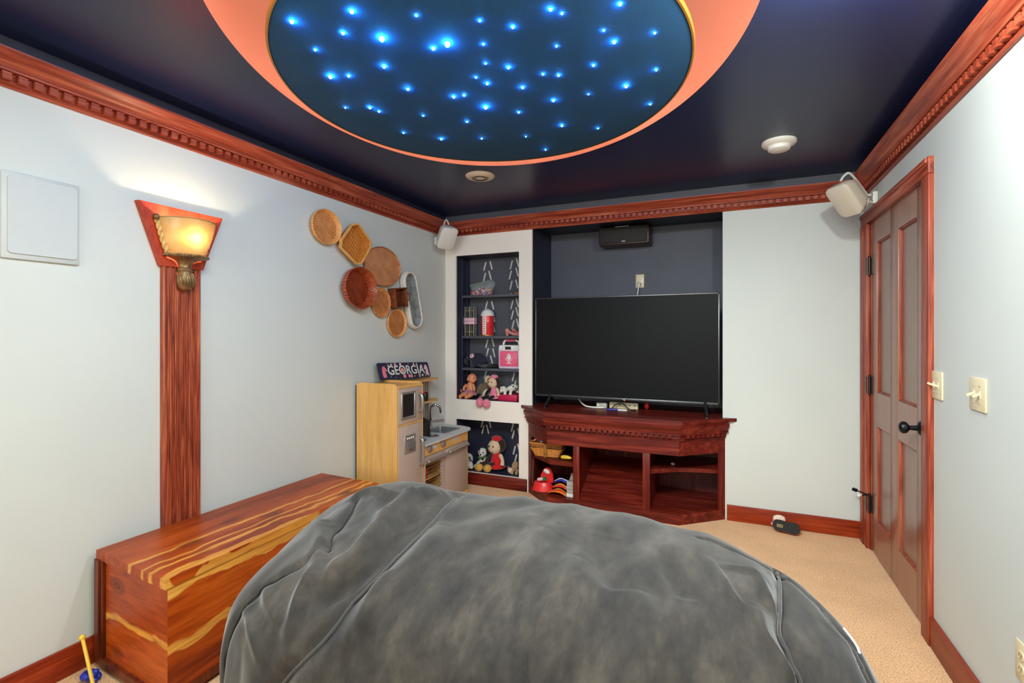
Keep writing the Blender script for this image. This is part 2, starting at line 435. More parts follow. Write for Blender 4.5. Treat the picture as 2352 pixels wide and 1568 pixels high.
def rrect(w, h, r, n=6):
    pts = []
    for cx, cy, a in ((w/2-r, h/2-r, 0), (-w/2+r, h/2-r, PI/2), (-w/2+r, -h/2+r, PI), (w/2-r, -h/2+r, 1.5*PI)):
        for i in range(n+1): pts.append((cx+r*math.cos(a+PI/2*i/n), cy+r*math.sin(a+PI/2*i/n)))
    return pts
def smooth_path(pts, n=6):
    P = [Vector(p) for p in pts]; out = []
    for i in range(len(P)-1):
        a, b, c, d = P[max(i-1, 0)], P[i], P[i+1], P[min(i+2, len(P)-1)]
        for k in range(n):
            u = k/n
            out.append(.5*((2*b)+(c-a)*u+(2*a-5*b+4*c-d)*u*u+(3*b-a-3*c+d)*u**3))
    out.append(P[-1]); return out

# ------------------------------------------------------------------ room shell
ZK = 2.335   # crown top: above it the walls get a dark colour
m = MB().use('carpet_pile'); m.raw([(XL-.1, YF-.1, 0), (XR+.1, YF-.1, 0), (XR+.1, 4.5, 0), (XL-.1, 4.5, 0)], [(0, 1, 2, 3)])
m.box((XL-.1, YF-.1, -.1), (XR+.1, 4.5, -.02)); struct(m.build('floor', base=False), 'tan cut pile carpet covering the whole floor', 'carpet')
m = MB().use('wall_paint'); m.box((XL-.12, YF, 0), (XL, YB+.02, ZK)); m.use('navy_dark').box((XL-.12, YF, ZK), (XL, YB+.02, ZC+.02))
struct(m.build('wall_left', base=False), 'pale grey side wall behind the cedar chest and the wall baskets', 'wall')
DY0, DY1, DZ = 2.765, 3.705, 2.045
m = MB().use('wall_paint'); m.box((XR, YF, 0), (XR+.12, DY0, ZK)); m.box((XR, DY1, 0), (XR+.12, YB+.02, ZK)); m.box((XR, DY0, DZ), (XR+.12, DY1, ZK))
m.use('navy_dark').box((XR, YF, ZK), (XR+.12, YB+.02, ZC+.02))
struct(m.build('wall_right', base=False), 'pale grey side wall holding the brown panelled door', 'wall')
m = MB().use('wall_paint'); m.box((XL-.12, YF-.12, 0), (XR+.12, YF, ZC+.02)); struct(m.build('wall_front', base=False), 'pale grey wall behind the viewer', 'wall')
NX0, NX1, AX0, AX1 = -2.275, -1.653, -1.5325, -.048
T = .02; m = MB().use('warm_lit_paint')  # shelf section: warm light is painted into the wall colour
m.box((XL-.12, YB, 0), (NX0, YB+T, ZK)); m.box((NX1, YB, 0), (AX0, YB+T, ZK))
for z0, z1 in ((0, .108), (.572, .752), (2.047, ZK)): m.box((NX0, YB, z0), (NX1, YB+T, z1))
m.use('wall_paint').box((AX1, YB, 0), (XR+.12, YB+T, ZK)); m.box((AX0, YB, 2.262), (AX1, YB+T, ZK))
m.use('navy_wall').box((XL-.12, YB, ZK), (XR+.12, YB+T, ZC+.02))
struct(m.build('wall_back', base=False), 'end wall with a shelf recess and the television alcove', 'wall')
def recess(name, x0, x1, y0, y1, z0, z1, mside, mback, label):
    m = MB().use(mside); w = .03
    m.box((x0-w, y0, z0-w), (x0, y1, z1+w)); m.box((x1, y0, z0-w), (x1+w, y1, z1+w))
    m.box((x0-w, y0, z1), (x1+w, y1, z1+w)); m.box((x0-w, y0, z0-w), (x1+w, y1, z0))
    m.use(mback).box((x0-w, y1, z0-w), (x1+w, y1+w, z1+w))
    return struct(m.build(name, base=False), label, 'recess')
recess('wall_alcove', AX0, AX1, YB+T, 4.38, 0, 2.262, 'navy_dark', 'navy_wall', 'dark navy alcove behind the television')
recess('wall_recess_upper', NX0, NX1, YB+T, 4.15, .752, 2.047, 'navy_dark', 'navy_wall', 'tall navy shelf recess holding toys on three shelves')
recess('wall_recess_lower', NX0, NX1, YB+T, 4.15, .108, .572, 'navy_dark', 'navy_dark', 'low navy recess near the floor holding stuffed toys')
# shelf standards (slotted tracks) inside the tall recess
m = MB().use('navy_dark')
for y in (4.0, 4.1): m.box((NX0, y-.012, .76), (NX0+.012, y+.012, 2.03), .002)
m.use('chrome')
for y in (4.0, 4.1):
    for z in (2.0, 1.16, .86): m.ell((NX0+.013, y, z), .003, seg=8, rings=6)
struct(m.build('trim_4', base=False), 'slotted shelf tracks inside the recess', 'trim')
# ceiling with an oval opening, coral bowl above it
OC, ORX, ORY, OROT = (-.8807, 1.7397), .9373, 1.1957, .455
def oval(s, a): 
    x, y = ORX*s*math.cos(a), ORY*s*math.sin(a)
    return (OC[0]+x*math.cos(OROT)-y*math.sin(OROT), OC[1]+x*math.sin(OROT)+y*math.cos(OROT))
N = 192; angs = [2*PI*i/N for i in range(N)]
inner = [oval(1, a) for a in angs]; outer = []
bx0, bx1, by0, by1 = XL-.05, XR+.05, YF-.05, YB+.01
corners = [(bx0, by0), (bx1, by0), (bx1, by1), (bx0, by1)]
for p in inner:
    d = (p[0]-OC[0], p[1]-OC[1]); ts = []
    if d[0] > 1e-9: ts.append((bx1-OC[0])/d[0])
    if d[0] < -1e-9: ts.append((bx0-OC[0])/d[0])
    if d[1] > 1e-9: ts.append((by1-OC[1])/d[1])
    if d[1] < -1e-9: ts.append((by0-OC[1])/d[1])
    tt = min(ts); outer.append((OC[0]+d[0]*tt, OC[1]+d[1]*tt))
for c in corners:   # snap the nearest ray to each corner so that the plate is complete
    k = min(range(N), key=lambda i: (outer[i][0]-c[0])**2+(outer[i][1]-c[1])**2); outer[k] = c
m = MB().use('navy_ceiling')
m.ring_surf([[(x, y, ZC) for x, y in inner], [(x, y, ZC) for x, y in outer], [(x, y, ZC+.02) for x, y in outer], [(x, y, ZC+.02) for x, y in inner]], caps=False)
struct(m.build('ceiling', base=False, smooth=0), 'dark navy painted ceiling around an oval opening', 'ceiling')
m = MB().use('coral_paint')
prof = [(1.0, ZC), (1.0, ZC+.012), (.992, ZC+.04), (.972, ZC+.09), (.935, ZC+.14), (.87, ZC+.185), (.76, ZC+.22), (.6, ZC+.24), (.3, ZC+.25), (.02, ZC+.25)]
m.ring_surf([[(*oval(s, a), z) for a in angs] for s, z in prof], caps=False)
struct(m.build('ceiling_cove', base=False, smooth=60), 'coral painted oval cove in the ceiling around the star panel', 'ceiling')

# crown moulding: profile swept along left, back and right walls, dentil blocks added
CROWN = [(0, 2.225), (.012, 2.225), (.017, 2.231), (.013, 2.239), (.010, 2.243), (.010, 2.275), (.036, 2.277), (.038, 2.284), (.034, 2.288), (.038, 2.297), (.047, 2.304),
         (.060, 2.309), (.072, 2.316), (.079, 2.324), (.087, 2.326), (.091, 2.330), (.092, 2.337), (0, 2.337)]
def sweep_rings(prof, path):
    n = len(path); nr = []
    for i in range(n-1):
        dx, dy = path[i+1][0]-path[i][0], path[i+1][1]-path[i][1]; L = math.hypot(dx, dy); nr.append((dy/L, -dx/L))
    rings = []
    for i in range(n):
        a = nr[max(i-1, 0)]; b = nr[min(i, n-2)]
        mx, my = a[0]+b[0], a[1]+b[1]; q = mx*a[0]+my*a[1]
        rings.append([(path[i][0]+mx/q*p, path[i][1]+my/q*p, z) for p, z in prof])
    return rings, nr
def dentils(m, p0, p1, nrm, pitch, w, z0, z1, d0, d1, inset=(0, 0)):
    L = math.hypot(p1[0]-p0[0], p1[1]-p0[1]); u = ((p1[0]-p0[0])/L, (p1[1]-p0[1])/L)
    k = inset[0]+pitch*.4
    while k+w < L-inset[1]:
        a = (p0[0]+u[0]*k, p0[1]+u[1]*k)
        pts = [(a[0]+u[0]*s+nrm[0]*d, a[1]+u[1]*s+nrm[1]*d) for s, d in ((0, d0), (w, d0), (w, d1), (0, d1))]
        m.prism(pts, 'Z', z0, z1); k += pitch
path = [(XL, YF), (XL, YB), (XR, YB), (XR, YF)]
rings, nr = sweep_rings(CROWN, path)
for i, (nm_, ax) in enumerate((('trim_1', 'Y'), ('trim_2', 'X'), ('trim_3', 'Y'))):
    m = MB().use('cherry_'+ax); m.ring_surf([rings[i], rings[i+1]])
    dentils(m, path[i], path[i+1], nr[i],   .0445, .0255, 2.246, 2.273, .008, .033, ((0, .03), (.03, .03), (.03, 0))[i])
    struct(m.build(nm_, base=False, smooth=40), ('red-brown dentil crown moulding along the left wall', 'red-brown dentil crown moulding above the television alcove', 'red-brown dentil crown moulding above the door')[i], 'crown moulding')
# baseboards
def base_run(name, lo, hi, mat, label):
    m = MB().use(mat); m.box(lo, hi, .004); struct(m.build(name, base=False), label, 'baseboard')
base_run('baseboard_left', (XL, YF, 0), (XL+.016, 3.0, .112), 'baseboard_Y', 'red-brown baseboard along the left wall')
base_run('baseboard_back', (NX0-.1, YB-.016, 0), (-1.575, YB, .106), 'cabinet_X', 'red-brown baseboard under the toy recess')
base_run('baseboard_corner', (-.02, YB-.016, 0), (.78, YB, .112), 'baseboard_X', 'red-brown baseboard behind the slipper')
base_run('baseboard_right', (XR-.016, YF, 0), (XR, 2.665, .128), 'baseboard_Y', 'red-brown baseboard beside the door')

# door with casing
dr = thing('door_1', 'brown four panel wooden door with a black knob', 'door', (XR, 3.235, 0)); dr['kind'] = 'structure'
m = MB().use('cherry_Z'); x0 = XR-.020
m.box((x0, 2.662, 0), (XR+.01, 2.752, 2.03), .003); m.box((x0, 3.718, 0), (XR+.01, 3.86, 2.03), .003)
m.box((x0-.006, 3.78, 0), (x0+.004, 3.85, 2.03), .003)
m.box((XR, 2.752, 0), (XR+.1, 2.768, 2.05)); m.box((XR, 3.702, 0), (XR+.1, 3.72, 2.05))
m.use('cherry_Y').box((x0, 2.662, 2.03), (XR+.01, 3.86, 2.105), .003); m.box((x0-.006, 2.68, 2.08), (x0+.004, 3.86, 2.103), .003)
m.box((XR, 2.768, 2.035), (XR+.1, 3.702, 2.05))
m.build('door_casing', parent=dr)
m = MB().use('door_wood'); f0, f1 = XR+.004, XR+.04   # face recessed a little behind the casing
ys = [2.771, 2.889, 3.170, 3.308, 3.580, 3.699]; zs = [.012, .215, .79, .992, 1.89, 2.032]
for a, b in ((0, 1), (2, 3), (4, 5)): m.box((f0, ys[a], zs[0]), (f1, ys[b], zs[5]), .002)
for y0, y1 in ((ys[1], ys[2]), (ys[3], ys[4])):
    for a, b in ((0, 1), (2, 3), (4, 5)): m.box((f0, y0, zs[a]), (f1, y1, zs[b]), 0)
leaf = m.build('door_leaf', parent=dr)
for y0, y1 in ((ys[1], ys[2]), (ys[3], ys[4])):
    for z0, z1 in ((zs[1], zs[2]), (zs[3], zs[4])):
        m = MB().use('door_panel_wood'); m.box((f0+.016, y0-.004, z0-.004), (f1-.004, y1+.004, z1+.004)); p = m.build('door_panel', parent=leaf)
        m = MB().use('cherry_Z'); b = .008
        for lo, hi in (((y0, z0), (y0+b, z1)), ((y1-b, z0), (y1, z1)), ((y0, z0), (y1, z0+b)), ((y0, z1-b), (y1, z1))):
            m.box((f0+.004, lo[0], lo[1]), (f0+.017, hi[0], hi[1]), .002)
        m.build('panel_bead', parent=leaf)
for z in (1.762, 1.025, .29):
    m = MB().use('brass_hinge'); m.cyl((XR-.006, 3.701, z-.052), (XR-.006, 3.701, z+.052), .007, seg=12)
    m.box((XR-.001, 3.665, z-.05), (XR+.005, 3.70, z+.05)); m.box((XR-.022, 3.705, z-.05), (XR-.0185, 3.735, z+.05))
    for k in (-.056, .056): m.ell((XR-.006, 3.701, z+k), .008, seg=10, rings=6)
    m.build('hinge', parent=dr)
m = MB().use('black_metal'); ky, kz = 2.822, .908
m.lathe([(.0, f0), (.033, f0), (.033, f0-.006), (.026, f0-.014), (.012, f0-.018), (.010, f0-.045), (.016, f0-.05), (.026, f0-.058), (.028, f0-.07), (.024, f0-.08), (.012, f0-.086), (0.001, f0-.087)], (0, ky, kz), 'X', 28)
m.build('knob', parent=dr)
m = MB().use('black_metal'); m.cyl((XR-.018, 3.69, .345), (XR-.07, 3.74, .352), .004, seg=8); m.cyl((XR-.02, 3.70, .34), (XR-.06, 3.66, .345), .004, seg=8)
m.use('white_paint').cyl((XR-.06, 3.662, .345), (XR-.072, 3.65, .346), .009, seg=10)
m.use('black_metal').cyl((XR-.066, 3.736, .351), (XR-.082, 3.752, .353), .011, seg=10)
m.build('door_stop', parent=dr)

# ------------------------------------------------------------------ star panel
PC, PRX, PRY, PROT, PZ = (-.957, 1.879), .831, .873, .531, 2.38
def pan(s, a):
    x, y = PRX*s*math.cos(a), PRY*s*math.sin(a)
    return (PC[0]+x*math.cos(PROT)-y*math.sin(PROT), PC[1]+x*math.sin(PROT)+y*math.cos(PROT))
sp_ = thing('star_panel', 'round navy felt ceiling panel dotted with glowing blue star lights', 'star ceiling panel', (PC[0], PC[1], PZ))
m = MB().use('felt_star')
m.ring_surf([[(*pan(s, a), z) for a in angs] for s, z in ((.02, PZ), (.5, PZ), (.985, PZ), (.995, PZ+.003), (.995, PZ+.02), (.02, PZ+.02))], caps=True)
m.build('felt_disc', parent=sp_)
m = MB().use('gold_rim')
m.ring_surf([[(*pan(s, a), z) for a in angs] for s, z in ((.992, PZ-.001), (1.0, PZ-.001), (1.003, PZ+.003), (1.003, PZ+.016), (.992, PZ+.016))], caps=False)
m.build('gold_edge', parent=sp_)
for k in range(4):
    a = PI/4+k*PI/2; x, y = pan(.4, a); m = MB().use('white_paint'); m.cyl((x, y, PZ+.02), (x, y, ZC+.246), .012, seg=10); m.build('hanger', parent=sp_)
m = MB().use('rope_glow'); m.tube([(*pan(.93, a), PZ+.032) for a in angs[::3]], .008, 8, closed=True); m.build('rope_light', parent=sp_)
STARS = [(432,188,3),(972,97,3),(893,293,2.4),(1243,340,4.4),(643,447,1.7),(780,686,3.2),(944,682,2),(1264,595,2.6),(1553,137,1.5),(1706,432,2.6),(1833,388,4.6),(2125,185,1.5),(2157,397,1.5),(2177,570,1.4),(2090,695,1.5),(2192,750,2),(1477,800,2.2),(1890,870,2.2),(1983,856,1.8),(2178,962,3.3),(914,968,1.3),(1136,968,2),(1217,1002,1.6),(1616,1040,1.2),(2010,1095,1.4),(1438,1196,1.3),(1778,1250,2),(2142,1246,1.4)]
STARS = [(560+u*.2551, v*.2551, s) for u, v, s in STARS]
STARS += [(1100+u*.28061, v*.28061, s) for u, v, s in [(587,72,2.4),(680,108,1.5),(1155,30,2.2),(277,218,2),(1022,247,1.4),(1440,268,1.5),(1108,340,2.5),(635,377,1.3),(242,550,2.1),(937,533,1.7),(1452,570,1.6),(525,606,1.5),(652,615,1.7),(358,714,2.1),(1205,702,2.7),(610,820,2.2),(897,770,1.2),(1403,852,1.5),(326,918,1.6),(680,1027,1.9),(975,1051,1.2),(384,1117,1.1),(546,1226,1.2)]]
S_, C_ = math.sin(.4158), math.cos(.4158)
def ceil_pt(u, v, z):   # where the photo's pixel meets a level plane
    r = (u-1176)/1133.54; k = (766.95-v)/1133.54; D = (z-1.3395)/k
    return Vector((D*(-S_+C_*r), D*(C_+S_*r), z))
for u, v, s in STARS:
    p = ceil_pt(u, v, PZ); a = .0020*s
    m = MB().use('star_glow'); m.lathe([(a, PZ+.0005), (a, PZ-a*.5), (a*.85, PZ-a*1.05), (a*.5, PZ-a*1.4), (.0002, PZ-a*1.5)], (p.x, p.y, 0), 'Z', 12, caps=True)
    m.build('star_light', parent=sp_)

# ------------------------------------------------------------------ ceiling fittings
def ceiling_disc(name, label, cat, c, prof, mat, holes):
    t_ = thing(name, label, cat, (c[0], c[1], ZC))
    m = MB().use(mat); m.lathe([(r, ZC-d) for r, d in prof], (c[0], c[1], 0), 'Z', 40); m.build('cover', parent=t_)
    m = MB().use('navy_dark' if holes == 'ring' else 'brass_hinge')
    if holes == 'ring':
        for r in (.036, .052): m.tube([(c[0]+r*math.cos(a), c[1]+r*math.sin(a), ZC-.0195) for a in angs[::4]], .0022, 6, True)
    else:
        for k in range(14):
            a = 2*PI*k/14; m.box((c[0]+.047*math.cos(a)-.006, c[1]+.047*math.sin(a)-.006, ZC-.041), (c[0]+.047*math.cos(a)+.006, c[1]+.047*math.sin(a)+.006, ZC-.034))
    m.build('vent_slots', parent=t_)
ceiling_disc('ceiling_vent', 'round white ringed vent on the ceiling, above the shelf recess', 'ceiling vent', (-1.545, 2.965), [(.001, .0), (.099, .0), (.099, .005), (.092, .012), (.074, .018), (.066, .012), (.056, .019), (.046, .013), (.036, .019), (.030, .016), (.024, .021), (.001, .022)], 'cream_plastic', 'ring')
ceiling_disc('smoke_detector', 'domed white smoke detector on the ceiling near the door', 'smoke detector', (.25, 3.115), [(.001, 0), (.088, 0), (.088, .012), (.078, .022), (.062, .026), (.058, .032), (.056, .044), (.046, .050), (.001, .053)], 'white_plastic', 'slot')

# ------------------------------------------------------------------ sconces on fluted pilasters
def sconce(side):
    wx = XL if side > 0 else XR
    M = Matrix.Translation((wx+side*.0012, SCONCE_Y, .0015)) @ Matrix.Diagonal((side, 1, 1, 1))
    lab = 'on the wall behind the cedar chest' if side > 0 else 'on the door wall nearest the viewer'
    t_ = thing('pilaster', 'tall fluted red-brown wooden pilaster '+lab, 'pilaster', (wx, SCONCE_Y, 0))
    m = MB().use('pilaster_oak'); m.T = M
    prof = [(-.087, 0), (-.087, .022), (-.083, .027)]
    for k in range(7):
        y = -.074+k*.0215
        prof += [(y, .027), (y+.003, .019), (y+.009, .017), (y+.015, .019), (y+.018, .027)]
    prof += [(.083, .027), (.087, .022), (.087, 0)]
    m.prism([(y, x) for y, x in prof], 'Z', .0, 1.66) if False else m.raw([(x, y, z) for z in (0, 1.66) for y, x in prof],
        [tuple(range(len(prof))), tuple(range(2*len(prof)-1, len(prof)-1, -1))]+[(i, (i+1) % len(prof), len(prof)+(i+1) % len(prof), len(prof)+i) for i in range(len(prof))])
    m.build('fluted_shaft', parent=t_, smooth=30)
    m = MB().use('capital_wood'); m.T = M
    CT = .032; tp = [(-.194, 1.922), (.194, 1.922), (.093, 1.648), (-.098, 1.648)]
    n = 4
    m.raw([(x, y, z) for x in (0, CT) for y, z in tp], [(3, 2, 1, 0), (4, 5, 6, 7)]+[(i, (i+1) % 4, 4+(i+1) % 4, 4+i) for i in range(4)])
    m.build('capital_board', parent=t_, smooth=0)
    s_ = thing('wall_sconce', 'antique gold wall lamp with an amber glass bowl '+lab, 'wall lamp', (wx+side*.04, SCONCE_Y, 1.54))
    m = MB().use('antique_gold'); m.T = M @ Matrix.Translation((.036, 0, 0))
    # leafy bottom, neck and flared cup
    half = dict(seg=26, a0=-PI/2, a1=PI/2, caps=False)
    m.lathe([(.002, 1.540), (.018, 1.543), (.030, 1.555), (.036, 1.575), (.037, 1.60), (.033, 1.622), (.030, 1.630), (.034, 1.634), (.034, 1.640), (.029, 1.644), (.028, 1.658), (.034, 1.672), (.05, 1.683), (.075, 1.690), (.092, 1.693), (.092, 1.700), (.07, 1.702)], seg=26, a0=-PI/2, a1=PI/2, sx=1.05)
    for k in range(9):       # leaf ribs
        a = -1.3+2.6*k/8
        m.tube([((.0385*s)*1.05*math.cos(a+t2), (.0385*s)*math.sin(a+t2), z) for s, z, t2 in ((.35, 1.546, .3), (.8, 1.56, .2), (.98, 1.58, .1), (1.0, 1.60, 0), (.9, 1.622, -.1))], [.002, .004, .005, .0045, .002], 6)
    m.build('gilt_bracket', parent=s_, smooth=50)
    m = MB().use('antique_gold'); m.T = M @ Matrix.Translation((.036, 0, 0))
    for k in range(26):
        a = -PI/2+PI*k/25; m.ell((.094*1.05*math.cos(a), .094*math.sin(a), 1.699), .0058, seg=8, rings=6)
    m.build('beaded_rim', parent=s_)
    m = MB().use('amber_glass'); m.T = M @ Matrix.Translation((.036, 0, 0))
    pr = [(.074, 1.700), (.085, 1.725), (.098, 1.755), (.109, 1.79), (.117, 1.825), (.122, 1.862)]
    m.lathe(pr, seg=40, a0=-PI/2, a1=PI/2, sx=1.10); m.tube([(.122*1.10*math.cos(a), .122*math.sin(a), 1.862) for a in [-PI/2+PI*i/40 for i in range(41)]], .0028, 8)
    m.build('glass_bowl', parent=s_, smooth=60)
    for y in (-1, 1):
        m = MB().use('cord_gold'); m.T = M @ Matrix.Translation((.036, 0, 0))
        pts = [(.01, y*r, z) for r, z in ((.080, 1.704), (.093, 1.735), (.106, 1.775), (.117, 1.815), (.126, 1.848))]
        pth = smooth_path(pts, 8)
        for ph in (0, PI):
            m.tube([p+Vector((.006*math.cos(i*.55+ph), .006*math.sin(i*.55+ph), 0)) for i, p in enumerate(pth)], .007, 8)
        m.use('antique_gold').ell((.01, y*.130, 1.862), .013, seg=14, rings=10); m.lathe([(.012, 1.846), (.008, 1.852), (.012, 1.856)], (.01, y*.128, 0), 'Z', 12)
        m.build('twisted_arm', parent=s_, smooth=60)
    m = MB().use('bulb_glow'); m.T = M
    m.ell((.122, -.013, 1.785), (.011, .014, .016), seg=16, rings=10); m.build('bulb', parent=s_)
    return s_
sconce(1); sconce(-1)

# flush loudspeaker cover on the left wall
t_ = thing('wall_speaker_cover', 'square white flush speaker cover on the left wall', 'wall speaker', (XL, .987, 1.61))
m = MB().use('panel_white'); m.box((XL, .871, 1.612), (XL+.014, 1.104, 1.928), .006); m.build('frame', parent=t_)
m = MB().use('panel_white'); m.T = frame((XL+.013, .989, 1.7725), (0, 1, 0), (0, 0, 1), (1, 0, 0)); m.prism(rrect(.206, .281, .014), 'Z', 0, .007); m.build('grille', parent=t_)

# ------------------------------------------------------------------ baskets on the left wall
BG = 'woven baskets hung on the left wall'
def disc_basket(label, c, ry, rz, depth, m_in, m_edge, rim_w=.03, wob=0, nw=8, rough_oct=0, name='woven_basket', rot=0):
    t_ = thing(name, label, 'basket', (XL, c[0], c[1]), BG)
    def ring(s, x, o=0):
        pts = []
        for i in range(72):
            a = 2*PI*i/72; w = 1+wob*math.cos(nw*a)
            y, z = (ry*s+o)*math.cos(a)*w, (rz*s+o)*math.sin(a)*w
            pts.append((XL+x, c[0]+y*math.cos(rot)-z*math.sin(rot), c[1]+y*math.sin(rot)+z*math.cos(rot)))
        return pts
    k = 1-rim_w/ry
    m = MB().use(m_in); m.ring_surf([ring(.01, .012), ring(k*.5, .012), ring(k*.97, .014), ring(k, .018)], caps=True); m.build('woven_base', parent=t_)
    m = MB().use(m_edge); m.ring_surf([ring(k, .010), ring(k*1.005, .020), ring((k+1)/2, depth*.8), ring(.985, depth), ring(1.0, depth*.94), ring(.99, depth*.6), ring(k*.98, .001), ring(.01, .001)], caps=True)
    m.build('rim', parent=t_, smooth=60); return t_
disc_basket('round pale straw basket tray, topmost on the wall', (2.397, 2.021), .125, .111, .045, 'weave_straw', 'weave_straw_edge', .022)
# elongated octagonal bamboo tray
t_ = thing('bamboo_tray', 'long eight sided bamboo slat tray below the topmost round basket', 'basket', (XL, 2.648, 1.957), BG)
hx = [(2.602, 2.080), (2.667, 2.10), (2.80, 1.997), (2.80, 1.957), (2.705, 1.827), (2.648, 1.81), (2.492, 1.901), (2.497, 1.957)]
hc = (2.648, 1.957)
def hring(s, x): return [(XL+x, hc[0]+(y-hc[0])*s, hc[1]+(z-hc[1])*s) for y, z in hx]
m = MB().use('bamboo'); m.ring_surf([hring(.74, .002), hring(.74, .010), ], caps=True)
for k in range(7):
    f = -.5+k/6; u = Vector((.70, -.71)); w = Vector((.71, .70)); a = Vector(hc)+w*f*.145-u*.10; b = Vector(hc)+w*f*.145+u*.10
    m.tube([(XL+.012, a.x, a.y), (XL+.012, b.x, b.y)], .007, 6)
m.build('slat_base', parent=t_, smooth=30)
m = MB().use('bamboo'); m.ring_surf([hring(.74, .001), hring(.75, .012), hring(.90, .052), hring(.93, .050), hring(.77, .001)], caps=False)
for i in range(8):
    a, b = hx[i], hx[(i+1) % 8]; n_ = max(3, int(math.hypot(a[0]-b[0], a[1]-b[1])/.007))
    for k in range(n_):
        y = a[0]+(b[0]-a[0])*k/n_; z = a[1]+(b[1]-a[1])*k/n_
        m.tube([(XL+.012, hc[0]+(y-hc[0])*.755, hc[1]+(z-hc[1])*.755), (XL+.052, hc[0]+(y-hc[0])*.89, hc[1]+(z-hc[1])*.89)], .0024, 5)
m.build('slat_side', parent=t_, smooth=30)
m = MB().use('weave_straw_edge'); m.use('maple_light')
m.ring_surf([hring(.90, .050), hring(.90, .060), hring(1.0, .060), hring(1.0, .046), hring(.93, .044)], caps=False); m.build('rim', parent=t_, smooth=20)
disc_basket('large flat round tan basket with a thin brown rim', (2.972, 1.840), .208, .147, .03, 'weave_tan', 'weave_brown', .012)
disc_basket('dark red-brown scalloped basket, lowest on the left side of the cluster', (2.684, 1.656), .160, .144, .075, 'weave_red', 'weave_red_edge', .034, .018, 8)
disc_basket('small round tan basket tray beside the little square box', (2.952, 1.572), .108, .110, .028, 'weave_brown', 'weave_straw', .024)
disc_basket('small round brown basket tray, lowest of all the wall baskets', (3.140, 1.425), .118, .110, .032, 'weave_brown', 'weave_straw_edge', .018)
t_ = thing('square_basket', 'small square dark wooden box hung between the round trays', 'basket', (XL, 3.13, 1.62), BG)
Rb = Matrix.Rotation(math.radians(8), 3, 'X')
m = MB().use('dark_box_wood'); m.T = Matrix.Translation((XL, 3.132, 1.620)) @ Rb.to_4x4()
m.box((.001, -.07, -.072), (.010, .07, .072)); 
m.build('base', parent=t_)
m = MB().use('dark_box_wood'); m.T = Matrix.Translation((XL, 3.132, 1.620)) @ Rb.to_4x4()
for lo, hi in (((.001, -.075, -.075), (.075, -.066, .075)), ((.001, .066, -.075), (.075, .075, .075)), ((.001, -.075, .066), (.075, .075, .075)), ((.001, -.075, -.075), (.075, .075, -.066))): m.box(lo, hi, .003)
m.build('box_side', parent=t_)
m = MB().use('dark_box_wood'); m.T = Matrix.Translation((XL, 3.132, 1.620)) @ Rb.to_4x4()
m.tube([(.07, .074, -.028), (.078, .092, -.022), (.078, .092, .022), (.07, .074, .028)], .005, 8); m.build('handle', parent=t_)
# long white oval tray
t_ = thing('oval_basket', 'long narrow white rope oval tray at the far end of the wall baskets', 'basket', (XL, 3.31, 1.61), BG)
ax_ = Vector((3.356-3.262, 1.452-1.775)); Lh = ax_.length/2; ax_.normalize(); pr_ = Vector((-ax_.y, ax_.x)); cc = Vector((3.318, 1.612))
def stad(r, x, n=18):
    out = []
    for sgn, a0 in ((1, -PI/2), (-1, PI/2)):
        for i in range(n+1):
            a = a0+PI*i/n; q = cc+ax_*(sgn*(Lh-.02)+r*math.cos(a))+pr_*r*math.sin(a); out.append((XL+x, q.x, q.y))
    return out
m = MB().use('weave_grey'); m.ring_surf([stad(.062, .002), stad(.062, .010), ], caps=True); m.ring_surf([stad(.060, .010), stad(.064, .02), stad(.074, .05), stad(.078, .05), stad(.066, .004)], caps=False); m.build('woven_base', parent=t_)
m = MB().use('weave_white')
for r_, x_ in ((.076, .052), (.082, .044), (.081, .030), (.079, .016)): m.tube(stad(r_, x_), .008, 8, True)
m.build('rope_rim', parent=t_, smooth=60)

# ------------------------------------------------------------------ corner loudspeakers on brackets
def corner_speaker(label, c, n, wall_pt, side, mat):
    n = Vector(n).normalized(); up = (Vector((0, 0, 1))-n*n.z).normalized(); rt = up.cross(n)
    t_ = thing('corner_speaker', label, 'speaker', tuple(Vector(c)), 'corner loudspeakers')
    M = frame(c, rt, up, n)
    def ring(w, h, z, r): return [M @ Vector((x, y, z)) for x, y in rrect(w, h, r, 5)]
    m = MB().use(mat)
    m.ring_surf([ring(.06, .10, -.115, .02), ring(.10, .15, -.10, .03), ring(.135, .19, -.055, .035), ring(.150, .205, -.012, .035)], caps=True); m.build('cabinet', parent=t_, smooth=50)
    m = MB().use(mat); m.ring_surf([ring(.150, .205, -.012, .035), ring(.151, .206, -.004, .035), ring(.146, .20, .005, .034), ring(.11, .16, .011, .03), ring(.04, .06, .013, .015)], caps=True); m.build('grille', parent=t_, smooth=50)
    m = MB().use('white_plastic')
    a = M @ Vector((0, .104, -.06)); b = M @ Vector((0, -.104, -.06)); wp = Vector(wall_pt)
    mid = M @ Vector((0, .09, -.14)); mid2 = M @ Vector((0, -.09, -.14))
    m.tube(smooth_path([a, M @ Vector((0, .112, -.10)), mid, wp+Vector((side*.035, 0, .02))], 6), .007, 8)
    m.tube(smooth_path([b, M @ Vector((0, -.112, -.10)), mid2, wp+Vector((side*.035, 0, -.02))], 6), .007, 8)
    m.cyl(wp+Vector((side*.01, 0, .02)), wp+Vector((side*.05, 0, .02)), .006, seg=8); m.cyl(wp+Vector((side*.01, 0, -.02)), wp+Vector((side*.05, 0, -.02)), .006, seg=8)
    m.box(wp+Vector((-.012, -.02, -.035)), wp+Vector((.012, .02, .035)), .002); m.build('bracket', parent=t_, smooth=50)
    for dz in (-.018, .018): m = MB().use('black_plastic'); m.ell(wp+Vector((side*.012, -.012, dz)), .004, seg=8, rings=6); m.build('screw', parent=t_)
